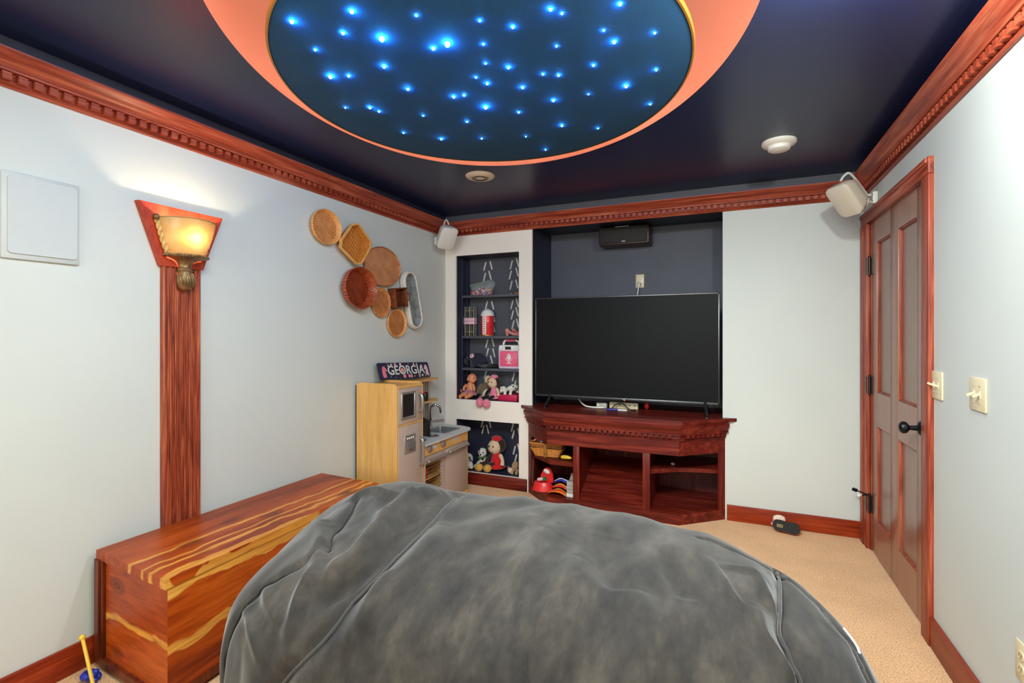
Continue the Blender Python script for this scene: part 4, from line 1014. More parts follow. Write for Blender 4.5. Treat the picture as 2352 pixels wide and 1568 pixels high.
# ------------------------------------------------------------------ dolls and plush toys
def limb(m, pts, rad, seg=14): m.tube(smooth_path(pts, 4), [rad[min(int(i/4), len(rad)-2)]+(rad[min(int(i/4)+1, len(rad)-1)]-rad[min(int(i/4), len(rad)-2)])*((i % 4)/4) for i in range(4*(len(pts)-1)+1)], seg)
def part(par, name, mat, fn, smooth=60):
    m = MB().use(mat); fn(m); return m.build(name, parent=par, smooth=smooth)
B0 = .752
t_ = thing('baby_doll', 'bald baby doll in a mauve tutu sitting at the bottom of the tall recess', 'doll', (-2.18, 4.02, B0)); X, Y = -2.190, 4.02
def f(m):
    m.ell((X+.012, Y, .930), (.044, .042, .045)); m.ell((X+.022, Y-.012, .913), (.033, .030, .026))  # skull and cheeks
    m.ell((X+.058, Y-.012, .922), (.007, .006, .006)); m.ell((X-.012, Y-.038, .923), (.009, .004, .013))   # nose, ear
    limb(m, [(X, Y, .905), (X-.002, Y, .872), (X-.002, Y, .84), (X-.002, Y, .80)], [.017, .036, .040, .044])
    limb(m, [(X-.03, Y-.022, .872), (X-.055, Y-.03, .845), (X-.052, Y-.045, .815)], [.015, .013, .010]); limb(m, [(X+.03, Y-.02, .872), (X+.05, Y-.03, .845), (X+.055, Y-.045, .818)], [.015, .013, .010])
    limb(m, [(X-.02, Y-.02, .79), (X-.045, Y-.065, .785), (X-.05, Y-.095, .775), (X-.052, Y-.112, .772)], [.024, .022, .017, .018]); limb(m, [(X+.02, Y-.02, .79), (X+.03, Y-.06, .785), (X+.012, Y-.09, .772), (X+.008, Y-.108, .772)], [.024, .022, .017, .018])
part(t_, 'body', 'doll_skin', f)
part(t_, 'eye', 'black_plastic', lambda m: (m.ell((X+.045, Y-.030, .934), (.004, .004, .006), seg=8, rings=6), m.ell((X+.053, Y+.008, .934), (.004, .004, .006), seg=8, rings=6)))
part(t_, 'mouth', 'red_paint', lambda m: m.ell((X+.052, Y-.018, .906), (.005, .005, .003), seg=8, rings=6))
def f(m):
    rings = []
    for s, z in ((.75, .832), (.9, .822), (1.25, .80), (1.55, .782), (1.5, .778)):
        rings.append([(X-.005+(.042*s+.004*math.sin(11*a)*s)*math.cos(a), Y-.012+(.038*s+.004*math.sin(11*a)*s)*math.sin(a), z+.004*math.sin(11*a+s)) for a in [2*PI*i/66 for i in range(66)]])
    m.ring_surf(rings, caps=False)
    for k in range(14): m.ell((X-.125+k*.0065+random.uniform(-.006, .006), Y-.02+random.uniform(-.02, .02), .800+.028*math.sin(k*.35+.8)-k*.0015), (.022, .018, .020), seg=10, rings=8)
part(t_, 'tutu', 'tulle', f)
t_ = thing('plush_toy', 'taupe and white plush animal slumped between the two dolls', 'plush toy', (-2.06, 4.06, B0))
part(t_, 'body', 'plush_taupe', lambda m: (m.ell((-2.065, 4.06, .826), (.048, .040, .074), R=Matrix.Rotation(.25, 3, 'Y')), m.ell((-2.105, 4.03, .835), (.024, .022, .056), R=Matrix.Rotation(.5, 3, 'Y'))))
part(t_, 'belly', 'plush_white', lambda m: m.ell((-2.035, 4.022, .795), (.033, .022, .048), R=Matrix.Rotation(.6, 3, 'Y')))
part(t_, 'head', 'plush_cream', lambda m: (m.ell((-2.045, 4.075, .918), (.030, .03, .042), R=Matrix.Rotation(.25, 3, 'Y'))))
part(t_, 'ear', 'plush_orange', lambda m: m.ell((-2.022, 4.055, .916), (.018, .014, .024)))
part(t_, 'foot', 'plush_orange', lambda m: (m.ell((-2.075, 4.0, .766), (.018, .022, .013))))
def rag_doll(t_, X, Y, zb, face, dress, leg, shoe, hair, feet, scale=1.0, lean=0, hat=None):
    S = lambda dx, dy, dz: (X+dx*scale, Y+dy*scale, zb+dz*scale)
    part(t_, 'head', face, lambda m: (m.ell(S(.0, -.012, .150), (.046*scale, .040*scale, .048*scale)), m.ell(S(-.012, -.05, .142), (.008*scale,)*3, seg=10, rings=8)))
    part(t_, 'eye', 'plush_black', lambda m: [m.ell(S(dx, -.050, .160), (.005*scale, .004*scale, .007*scale), seg=8, rings=6) for dx in (-.022, .008)])
    part(t_, 'mouth', 'plush_brown', lambda m: m.tube([S(-.022+.028*i/6, -.052+.004*abs(i-3)/3, .126-.006*math.sin(PI*i/6)) for i in range(7)], .0016*scale, 6))
    part(t_, 'hair', hair, lambda m: m.ell(S(.018, .014, .158), (.052*scale, .040*scale, .052*scale)))
    part(t_, 'dress', dress, lambda m: m.lathe([(.020*scale, zb+.112*scale), (.030*scale, zb+.10*scale), (.036*scale, zb+.07*scale), (.052*scale, zb+.03*scale), (.060*scale, zb+.016*scale), (.045*scale, zb+.006*scale), (.001, zb+.004*scale)], (X+.012*scale, Y, 0), 'Z', 24))
    for sx in (-1, 1): part(t_, 'arm', face if sx > 0 else leg, lambda m: limb(m, [S(sx*.03+.012, -.01, .098), S(sx*.055+.012, -.03, .07), S(sx*.06+.012, -.045, .04)], [.014*scale, .012*scale, .014*scale]))
    for (fx, fy, fz), kx in zip(feet, (-.02, .03)):
        part(t_, 'leg', leg, lambda m: limb(m, [S(kx, -.02, .022), ((X+kx*scale+fx)/2, (Y+fy)/2-.005, max(zb+.030*scale, fz+.03)), (fx, fy+.01, fz+.018)], [.016*scale, .014*scale, .012*scale]))
        part(t_, 'shoe', shoe, lambda m: m.ell((fx, fy-.01, fz), (.034*min(scale, 1.1), .034*min(scale, 1.1), (.042 if fz > .5 else .034))))
    if hat: part(t_, 'hat', hat, lambda m: (m.ell(S(.012, .0, .205), (.036*scale, .034*scale, .020*scale))))
t_ = thing('rag_doll', 'dark haired cloth doll in a pink dress with pink feet over the recess edge', 'doll', (-1.945, 3.99, B0))
rag_doll(t_, -1.945, 3.985, B0, 'plush_cream', 'plush_pink', 'plush_black', 'plush_pink', 'plush_brown', [(-2.012, 3.865, .738), (-1.945, 3.862, .732)], 1.0, hat='plush_pink')
m = MB().use('magenta_card'); m.box((-1.880, 3.955, B0), (-1.70, 4.10, .806), .003); tag(m.build('gift_box'), 'flat magenta box under the spotted plush puppy', 'box')
def puppy(t_, P, lying, spots=True, sc=1.0, coat='plush_white', spot='plush_black'):
    S = lambda a, b, c: (P[0]+a*sc, P[1]+b*sc, P[2]+c*sc)
    if lying:
        part(t_, 'body', coat, lambda m: (m.ell(S(.045, .03, .030), (.055*sc, .034*sc, .030*sc), R=Matrix.Rotation(-.25, 3, 'Y')), ))
        part(t_, 'head', coat, lambda m: (m.ell(S(-.02, -.005, .018), (.030*sc, .028*sc, .027*sc)), m.ell(S(-.03, -.032, .006), (.018*sc, .02*sc, .014*sc))))
        for a in (.012, .062): part(t_, 'leg', coat, lambda m: limb(m, [S(a, .01, .022), S(a-.004, -.025, .008), S(a-.006, -.032, -.022)], [.013*sc, .012*sc, .012*sc]))
        for a in (-.046, .004): part(t_, 'ear', coat if a < 0 else spot, lambda m: m.ell(S(a, .002, .022), (.008*sc, .013*sc, .018*sc)))
        part(t_, 'nose', spot, lambda m: (m.ell(S(-.033, -.052, .010), (.006*sc, .004*sc, .005*sc), seg=8, rings=6), m.ell(S(-.018, -.032, .026), .0032*sc, seg=8, rings=6), m.ell(S(-.038, -.026, .026), .0032*sc, seg=8, rings=6)))
        part(t_, 'spots', spot, lambda m: [m.ell(S(a, b, c), (.008*sc, .006*sc, .006*sc), seg=8, rings=6) for a, b, c in ((.07, .0, .045), (.04, .004, .055), (.085, .008, .03), (.02, .0, .047))])
    else:
        part(t_, 'body', coat, lambda m: m.ell(S(0, 0, .045), (.036*sc, .032*sc, .046*sc)))
        part(t_, 'head', coat, lambda m: (m.ell(S(.01, -.018, .110), (.036*sc, .034*sc, .034*sc)), m.ell(S(.018, -.05, .098), (.02*sc, .02*sc, .016*sc))))
        for a in (-.02, .025): part(t_, 'leg', coat, lambda m: limb(m, [S(a, -.015, .03), S(a, -.05, .016), S(a*1.2, -.075, .012)], [.016*sc, .014*sc, .014*sc]))
        for a in (-.028, .046): part(t_, 'ear', spot, lambda m: m.ell(S(a, -.01, .112), (.010*sc, .012*sc, .024*sc)))
        part(t_, 'nose', spot, lambda m: (m.ell(S(.02, -.07, .104), (.008*sc, .005*sc, .006*sc), seg=8, rings=6), m.ell(S(.0, -.05, .118), .0045*sc, seg=8, rings=6), m.ell(S(.03, -.05, .118), .0045*sc, seg=8, rings=6)))
        if spots: part(t_, 'spots', spot, lambda m: [m.ell(S(a, b, c), (.010*sc, .005*sc, .009*sc), seg=8, rings=6) for a, b, c in ((-.02, -.025, .05), (.015, -.03, .06), (.0, -.03, .03), (-.008, -.04, .135))])
t_ = thing('plush_puppy', 'white plush puppy with black spots lying on the magenta box', 'plush toy', (-1.82, 3.99, .806)); puppy(t_, (-1.815, 3.975, .831), True, sc=1.05)
m = MB().use('plush_grey'); m.ell((-1.725, 4.04, .832), (.034, .030, .018), R=Matrix.Rotation(.3, 3, 'Y')); m.use('plush_brown').ell((-1.735, 4.018, .84), (.014, .008, .008)); m.use('plush_white').ell((-1.715, 4.012, .828), (.014, .008, .008))
tag(m.build('plush_mouse'), 'small grey mottled plush lying behind the puppy on the box', 'plush toy')
# low recess
L0 = .108
t_ = thing('plush_dog', 'white plush dog with coloured dots at the left end of the low recess', 'plush toy', (-2.19, 4.0, L0))
part(t_, 'body', 'plush_white', lambda m: (m.ell((-2.205, 3.99, .195), (.048, .042, .052)), ))
part(t_, 'head', 'plush_white', lambda m: (m.ell((-2.162, 3.945, .150), (.032, .032, .036)), m.ell((-2.135, 3.925, .140), (.02, .02, .016))))
part(t_, 'leg', 'plush_white', lambda m: (m.ell((-2.20, 3.965, .136), (.024, .026, .026)), ))
part(t_, 'ear', 'plush_black', lambda m: m.ell((-2.172, 3.925, .158), (.016, .008, .018)))
for (x, z, mt) in ((-2.195, .225, 'yellow_plastic'), (-2.170, .212, 'green_plastic'), (-2.160, .188, 'blue_plastic'), (-2.215, .18, 'plush_black')):
    part(t_, 'spot', mt, lambda m: m.ell((x, 3.958, z), (.013, .006, .013), seg=12, rings=8))
t_ = thing('plush_puppy', 'white plush puppy with black ears sitting in the middle of the low recess', 'plush toy', (-2.088, 4.0, L0)); puppy(t_, (-2.098, 4.075, L0+.01), False, sc=1.2)
part(t_, 'collar', 'green_plastic', lambda m: m.tube([(-2.096+.034*math.cos(a), 4.048+.034*math.sin(a), .206) for a in [2*PI*i/20 for i in range(20)]], .005, 6, True))
t_ = thing('rag_doll', 'brown haired cloth doll in a red dress and yellow shoes in the low recess', 'doll', (-1.93, 4.03, L0))
rag_doll(t_, -1.945, 4.03, L0+.01, 'plush_cream', 'plush_red', 'plush_brown', 'plush_yellow', 'plush_brown', [(-2.056, 3.935, .146), (-1.972, 3.935, .146)], 1.35, hat='plush_red')
t_ = thing('plush_calf', 'small tan plush calf leaning at the right end of the low recess', 'plush toy', (-1.75, 4.0, L0))
part(t_, 'body', 'plush_tan', lambda m: m.ell((-1.745, 4.02, .168), (.030, .028, .046), R=Matrix.Rotation(.2, 3, 'Y')))
part(t_, 'head', 'plush_cream', lambda m: (m.ell((-1.775, 3.98, .138), (.024, .024, .024)), m.ell((-1.768, 3.958, .128), (.014, .014, .011))))
for dx in (-.01, .03): part(t_, 'leg', 'plush_tan', lambda m: limb(m, [(-1.745+dx, 4.0, .14), (-1.742+dx, 3.975, .125), (-1.738+dx, 3.96, .122)], [.014, .013, .013]))
for dx in (-.02, .022): part(t_, 'ear', 'plush_tan', lambda m: m.ell((-1.775+dx, 3.985, .158), (.006, .01, .014)))
part(t_, 'nose', 'plush_black', lambda m: (m.ell((-1.768, 3.944, .130), .004, seg=8, rings=6), m.ell((-1.786, 3.958, .142), .003, seg=8, rings=6)))
m = MB().use('orange_plastic'); m.tube(smooth_path([(-2.12, 3.93, .112), (-2.125, 3.88, .113), (-2.14, 3.868, .09), (-2.15, 3.866, .04)], 5), .0018, 6); tag(m.build('string', smooth=60), 'thin orange string hanging over the baseboard under the low recess', 'string')

# ------------------------------------------------------------------ play kitchen
kt = thing('play_kitchen', 'maple and taupe toy kitchen with fridge, oven and sink', 'play kitchen', (-2.19, 3.17, 0))
kx0, kf = -2.360, -2.02; ky = [2.685, 2.990, 3.655]
def side_panel(y0, y1, zt, x1=kf):
    m = MB().use('maple'); r = .03
    pts = [(kx0, 0), (x1, 0)]+[(x1-r+r*math.cos(a), zt-r+r*math.sin(a)) for a in [PI/2*i/6 for i in range(7)]]+[(kx0+r-r*math.sin(a), zt-r+r*math.cos(a)) for a in [PI/2*i/6 for i in range(7)]]
    m.prism(pts, 'Y', y0, y1)
    return m
m = side_panel(ky[0], ky[0]+.014, 1.006)
m.use('maple_light')
for x in (kx0+.05, kf-.05):
    for z in (.98, .70, .34, .35): m.ell((x, ky[0]-.0005, z), (.004, .0015, .004), seg=8, rings=6)
m.build('side_panel', parent=kt, smooth=30)
side_panel(ky[1]-.014, ky[1], 1.000).build('side_panel', parent=kt, smooth=30)
m = MB().use('maple'); m.box((kx0, ky[2]-.014, 0), (kf, ky[2], .53), .003); m.build('side_panel', parent=kt)
m = MB().use('maple_light'); m.box((kx0, ky[0]+.012, .972), (kf-.004, ky[1]-.012, .985)); m.box((kf-.016, ky[0]+.012, .972), (kf-.001, ky[1]-.012, .992)); m.build('top_panel', parent=kt)
m = MB().use('maple_light'); m.box((kf-.016, ky[0]+.012, .716), (kf-.001, ky[1]-.012, .728)); m.box((kx0, ky[0]+.012, .02), (kf-.02, ky[1]-.012, .035)); m.box((kf-.016, ky[0]+.012, .005), (kf-.001, ky[2]-.012, .04)); m.build('rail', parent=kt)
m = MB().use('brass_hinge'); m.box((kx0-.012, ky[0]+.006, .02), (kx0, ky[1]-.004, .985)); m.box((kx0-.012, ky[1]-.01, .02), (kx0, ky[2], .53)); m.build('back_board', parent=kt)
def kdoor(name, y0, y1, z0, z1): 
    m = MB().use('taupe_panel'); m.box((kf-.012, y0, z0), (kf+.003, y1, z1), .002); return m.build(name, parent=kt)
def khandle(par, y, z0, z1):
    m = MB().use('silver'); m.tube(smooth_path([(kf, y, z0), (kf+.022, y, z0+.004), (kf+.032, y, z0+.03), (kf+.032, y, z1-.03), (kf+.022, y, z1-.004), (kf, y, z1)], 5), .011, 12); m.build('handle', parent=par, smooth=60)
d = kdoor('microwave_door', ky[0]+.016, ky[1]-.016, .730, .970)
m = MB().use('silver'); a0_, a1_, b0_, b1_ = 2.722, 2.886, .762, .945
for lo, hi in (((a0_, b0_), (a0_+.016, b1_)), ((a1_-.016, b0_), (a1_, b1_)), ((a0_, b1_-.016), (a1_, b1_)), ((a0_, b0_), (a1_, b0_+.016))): m.box((kf, lo[0], lo[1]), (kf+.014, hi[0], hi[1]), .006)
m.build('window_frame', parent=d, smooth=60)
m = MB().use('black_plastic'); m.box((kf+.002, a0_+.008, b0_+.008), (kf+.005, a1_-.008, b1_-.008)); m.build('window', parent=d)
khandle(d, 2.935, .795, .915)
d = kdoor('fridge_door', ky[0]+.016, ky[1]-.016, .045, .714); khandle(d, 2.942, .418, .600)
m = MB().use('silver'); m.box((kf, 2.762, .522), (kf+.010, 2.890, .648), .005); m.use('sink_grey').box((kf+.004, 2.786, .535), (kf+.0115, 2.866, .605), .002); m.use('chrome').box((kf+.009, 2.80, .540), (kf+.016, 2.852, .55), .002)
m.use('white_plastic')
for k in range(4): m.ell((kf+.011, 2.79+k*.022, .626), (.004, .007, .007), seg=8, rings=6)
m.build('ice_dispenser', parent=d)
# lower run: control strip, oven, cupboard, counter
m = MB().use('maple_light'); m.box((kf-.016, ky[1], .452), (kf+.001, ky[2]-.014, .532)); m.build('control_panel', parent=kt)
cpn = bpy.data.objects['control_panel']
for y in (3.066, 3.250):
    m = MB().use('silver'); m.lathe([(.030, kf), (.030, kf+.006), (.022, kf+.010), (.020, kf+.022), (.001, kf+.024)], (0, y, .500), 'X', 24); m.build('knob', parent=cpn, smooth=40)
m = MB().use('counter_grey'); m.box((kf+.0005, 3.11, .487), (kf+.002, 3.17, .512)); m.box((kf+.0005, 3.40, .488), (kf+.002, 3.47, .515))
for k in range(3): m.box((kf+.0005, 3.34+k*.02, .495), (kf+.002, 3.35+k*.02, .503)); m.box((kf+.0005, 3.50+k*.03, .495), (kf+.002, 3.512+k*.03, .505))
m.build('dial_print', parent=cpn)
d = MB().use('taupe_panel'); oy0, oy1, oz0, oz1 = 3.018, 3.236, .18, .392
for lo, hi in (((3.0, .045), (oy0, .447)), ((oy1, .045), (3.292, .447)), ((oy0, oz1), (oy1, .447)), ((oy0, .045), (oy1, oz0))): d.box((kf-.012, lo[0], lo[1]), (kf+.003, hi[0], hi[1]), 0)
d = d.build('oven_door', parent=kt)
m = MB().use('chrome')
for k in range(9): m.cyl((kf+.003, oy0-.004, oz0+.012+k*.024), (kf+.003, oy1+.004, oz0+.012+k*.024), .0024, seg=8)
m.build('window_bars', parent=d)
def barhandle(par, y0, y1, z):
    m = MB().use('silver'); m.cyl((kf+.03, y0, z), (kf+.03, y1, z), .013, seg=16); m.ell((kf+.03, y0, z), (.013, .006, .013), seg=12, rings=8); m.ell((kf+.03, y1, z), (.013, .006, .013), seg=12, rings=8)
    for y in (y0+.03, y1-.03): m.cyl((kf, y, z), (kf+.03, y, z), .007, seg=10)
    m.build('handle', parent=par, smooth=60)
barhandle(d, 3.015, 3.28, .417)
d = kdoor('cupboard_door', 3.297, ky[2]-.016, .045, .447); barhandle(d, 3.31, 3.61, .425)
m = MB().use('maple'); m.box((kx0, ky[1], .10), (kf-.03, 3.285, .115)); m.box((kx0, ky[1], .26), (kf-.03, 3.285, .268)); m.box((kx0, 3.285, .03), (kf-.02, 3.295, .53)); m.build('oven_rack', parent=kt)
m = MB().use('counter_grey')
pts = [(kf+.025, 2.992), (kf+.025, 3.63), (kf+.015, 3.675), (kf-.02, 3.715), (kf-.10, 3.745), (kf-.22, 3.755), (kx0, 3.755), (kx0, 2.992)]
sx0, sx1, sy0, sy1 = -2.285, -2.085, 3.40, 3.63
for pp in ([(kf+.025, 2.992), (kf+.025, sy0), (kx0, sy0), (kx0, 2.992)], [(kf+.025, sy0), (kf+.025, sy1), (sx1, sy1), (sx1, sy0)], [(sx0, sy0), (sx0, sy1), (kx0, sy1), (kx0, sy0)],
           [(kf+.025, sy1), (kf+.015, 3.675), (kf-.02, 3.715), (kf-.10, 3.745), (kf-.22, 3.755), (kx0, 3.755), (kx0, sy1)]): m.prism(pp, 'Z', .531, .545)
o = m.build('countertop', parent=kt, smooth=20)
m = MB().use('sink_grey')
m.ring_surf([[((sx0+sx1)/2+x, (sy0+sy1)/2+y, z) for x, y in rrect(w, h, r, 5)] for w, h, r, z in ((.214, .244, .012, .5455), (.214, .244, .012, .5485), (.196, .226, .02, .5485), (.190, .220, .02, .535), (.176, .206, .024, .472), (.02, .02, .008, .470))], caps=False)
m.ring_surf([[((sx0+sx1)/2+x, (sy0+sy1)/2+y, z) for x, y in rrect(.03, .03, .012, 5)] for z in (.470, .474)], caps=True)
m.build('sink', parent=kt, smooth=30)
m = MB().use('chrome'); m.cyl((-2.30, 3.515, .545), (-2.30, 3.515, .575), .018, .014); m.tube(smooth_path([(-2.30, 3.515, .57), (-2.30, 3.515, .68), (-2.295, 3.52, .725), (-2.265, 3.54, .745), (-2.235, 3.56, .72), (-2.23, 3.565, .675)], 6), .010, 12)
m.cyl((-2.30, 3.49, .60), (-2.27, 3.47, .63), .007, .010); m.build('faucet', parent=kt, smooth=60)
for c_ in ((-2.12, 3.09), (-2.12, 3.27), (-2.26, 3.09), (-2.26, 3.27)):
    m = MB().use('sink_grey'); m.lathe([(.052, .5455), (.052, .549), (.045, .5495), (.001, .5495)], (*c_, 0), 'Z', 28); m.use('black_plastic').lathe([(.040, .549), (.040, .551), (.001, .551)], (*c_, 0), 'Z', 28)
    m.use('silver').lathe([(.020, .5508), (.020, .5525), (.001, .5525)], (*c_, 0), 'Z', 20); m.build('burner', parent=kt)
# rear shelf unit above the counter
m = MB().use('grey_mirror'); m.box((kx0+.002, ky[1], .545), (kx0+.010, 3.485, .96)); m.build('back_splash', parent=kt)
for y in (3.02, 3.495, 3.525):
    m = MB().use('silver'); m.cyl((-2.33, y, .545), (-2.33, y, .965), .008, seg=12); m.build('post', parent=kt)
for z in (.790, .966):
    m = MB().use('maple_light'); pts = [(kx0, ky[1]-.004), (kx0+.13, ky[1]-.004)]+[(kx0+.13-.06*(1-math.cos(a)), 3.49+.08*math.sin(a)) for a in [PI/2*i/8 for i in range(9)]]+[(kx0, 3.57)]
    m.prism(pts, 'Z', z-.006, z+.008); m.build('rear_shelf', parent=kt)
t_ = thing('toy_jar', 'small black toy jar with a red tip on the toy kitchen shelf', 'toy jar', (-2.268, 3.385, .798))
m = MB().use('black_plastic'); m.lathe([(.024, .7995), (.027, .806), (.027, .852), (.024, .858), (.026, .861), (.020, .868), (.001, .869)], (-2.268, 3.385, 0), 'Z', 20); m.build('body', parent=t_)
m = MB().use('red_plastic'); m.cyl((-2.262, 3.365, .862), (-2.257, 3.348, .874), .009, seg=10); m.build('red_tip', parent=t_)
t_ = thing('toy_pot', 'black toy saucepan on the toy stove burner', 'toy pot', (-2.235, 3.27, .552))
m = MB().use('black_plastic'); m.lathe([(.050, .5540), (.055, .557), (.056, .655), (.059, .660), (.053, .662), (.03, .670), (.008, .672), (.010, .684), (.001, .686)], (-2.205, 3.27, 0), 'Z', 28); m.build('pan', parent=t_)
m = MB().use('silver'); m.tube([(-2.165, 3.31, .648), (-2.14, 3.35, .648), (-2.115, 3.42, .646)], [.008, .010, .009], 10); m.build('handle', parent=t_)
m = MB().use('red_paint'); m.box((-2.15, 3.03, .269), (-2.06, 3.12, .34), .01); tag(m.build('toy_food_box'), 'dark red box behind the toy oven window bars', 'toy')
# name sign
sg = thing('name_sign', 'navy floral sign reading GEORGIA leaning on the wall above the toy kitchen', 'sign', (-2.30, 3.20, 1.0))
dirx = Vector((0, .9965, -.040)).normalized(); upv = Vector((-.30, .04, .95)).normalized(); nz = dirx.cross(upv).normalized(); upv = nz.cross(dirx).normalized()
if nz.x < 0: nz = -nz
M = frame((-2.318, 3.19, 1.056), dirx, upv, nz); SW, SH = .655, .126
m = MB().use('sign_navy'); m.T = M; m.prism(rrect(SW, SH, .016, 5), 'Z', -.004, .004); m.build('board', parent=sg, smooth=30)
m = MB().use('black_plastic'); m.T = Matrix(); m.text('GEORGIA', .098, M @ Matrix.Translation((.01, 0, .0045)) @ Matrix.Diagonal((1.12, 1.0, 1, 1)), .0005, .005); m.build('letter_outline', parent=sg, smooth=0)
m = MB().use('sign_letter'); m.text('GEORGIA', .098, M @ Matrix.Translation((.01, 0, .0060)) @ Matrix.Diagonal((1.12, 1.0, 1, 1)), .0005, .0016); m.build('lettering', parent=sg, smooth=0)
m = MB(); m.T = M
def horse(cx, cy, s, fl, mt):
    m.use(mt); P = [(-.5, -.9), (-.1, -.95), (.35, -.9), (.3, -.3), (.15, .1), (.55, .0), (.65, .2), (.4, .55), (.2, .75), (.25, 1.0), (.05, .8), (-.25, .85), (-.45, .5), (-.55, .0)]
    m.prism([(cx+fl*x*s, cy+y*s) for x, y in (P if fl > 0 else P[::-1])], 'Z', .004, .0048)
def star5(cx, cy, r, mt, n=5):
    m.use(mt); m.prism([(cx+r*(1 if k % 2 == 0 else .45)*math.cos(PI*k/n+.3), cy+r*(1 if k % 2 == 0 else .45)*math.sin(PI*k/n+.3)) for k in range(2*n)], 'Z', .004, .0050)
def dot(cx, cy, r, mt, z=.0052): m.use(mt); m.prism([(cx+r*math.cos(2*PI*k/12), cy+r*math.sin(2*PI*k/12)) for k in range(12)], 'Z', .004, z)
horse(-.262, -.005, .048, 1, 'sign_pink'); horse(.280, .0, .048, -1, 'pale_pink'); horse(-.05, .044, .018, 1, 'sign_pink'); horse(.12, .042, .020, 1, 'pale_pink')
dot(-.03, -.042, .020, 'sign_pink', .0046); dot(-.045, .0, .02, 'coral_paint', .0046)
for cx, cy in ((.222, .03), (.30, -.042), (.03, -.046), (.06, -.048), (-.12, .048), (.17, -.048)): dot(cx, cy, .013, 'pale_pink'); dot(cx, cy, .006, 'red_plastic', .0058)
for cx, cy in ((-.205, .038), (-.19, -.02), (-.17, .047), (.16, .046), (.21, -.045), (-.06, .048)): star5(cx, cy, .013, 'white_paint')
for k in range(26): dot(random.uniform(-.31, .31), random.choice((-1, 1))*random.uniform(.044, .057), .003, random.choice(['white_paint', 'yellow_plastic', 'leaf_green', 'leaf_green']))
for cx, cy in ((.25, -.045), (.27, -.048), (-.2, -.045), (.1, -.048)): horse(cx, cy, .012, 1, 'leaf_green')
m.build('flower_print', parent=sg, smooth=0)

# ------------------------------------------------------------------ cedar chest
ch = thing('cedar_chest', 'long streaked red and yellow cedar chest against the left wall', 'chest', (-2.08, 1.72, 0))
A_, B_, C2, D_ = Vector((-2.338, 1.143)), Vector((-1.822, 1.098)), Vector((-1.868, 2.318)), Vector((-2.338, 2.345))
def quad(s_in, dz=0): 
    c = (A_+B_+C2+D_)/4; return [c+(p-c)*s_in for p in (A_, B_, C2, D_)]
def q(p, z): return (p.x, p.y, z)
def strip_quad(t0, t1): return [A_.lerp(B_, t0), A_.lerp(B_, t1), D_.lerp(C2, t1), D_.lerp(C2, t0)]
lidz0, lidz1 = .435, .470
m = MB().use('cedar_top'); m.prism([tuple(p) for p in strip_quad(.135, 1.0)], 'Z', lidz0, lidz1); m.build('lid', parent=ch, smooth=0)
m = MB().use('cedar_red'); m.prism([tuple(p) for p in strip_quad(0, .130)], 'Z', lidz0, lidz1); m.build('hinge_board', parent=ch, smooth=0)
inn = [p+(((A_+B_+C2+D_)/4)-p).normalized()*.012 for p in (A_, B_, C2, D_)]
n4 = [(0, 1, 5, 4), (1, 2, 6, 5), (2, 3, 7, 6), (3, 0, 4, 7)]
vv = [q(p, .045) for p in inn]+[q(p, lidz0) for p in inn]
m = MB().use('cedar_end'); m.raw(vv, [n4[0], n4[2]]); m.use('cedar_front').raw(vv, [n4[1], n4[3], (3, 2, 1, 0), (4, 5, 6, 7)]); bmesh.ops.remove_doubles(m.bm, verts=m.bm.verts[:], dist=1e-5); m.build('case', parent=ch, smooth=0)
m = MB().use('cedar_dark'); m.prism([tuple(p) for p in [p+(((A_+B_+C2+D_)/4)-p).normalized()*.03 for p in (A_, B_, C2, D_)]], 'Z', 0, .02)
m.prism([tuple(A_.lerp(B_, .0)+Vector((0, -.004))), tuple(B_+Vector((.004, -.004))), tuple(C2+Vector((.004, 0))), tuple(D_)], 'Z', .02, .05); m.build('plinth', parent=ch, smooth=0)
m = MB().use('cedar_dark'); a = inn[0]; b = inn[0].lerp(inn[1], .10); m.prism([(a.x-.004, a.y+.01), (a.x-.004, a.y-.018), (b.x-.02, b.y-.018), (b.x-.02, b.y+.01)], 'Z', .045, lidz0); m.prism([(b.x-.012, b.y+.01), (b.x-.012, b.y-.012), (b.x, b.y-.012), (b.x, b.y+.01)], 'Z', .045, lidz0); m.build('corner_post', parent=ch, smooth=0)

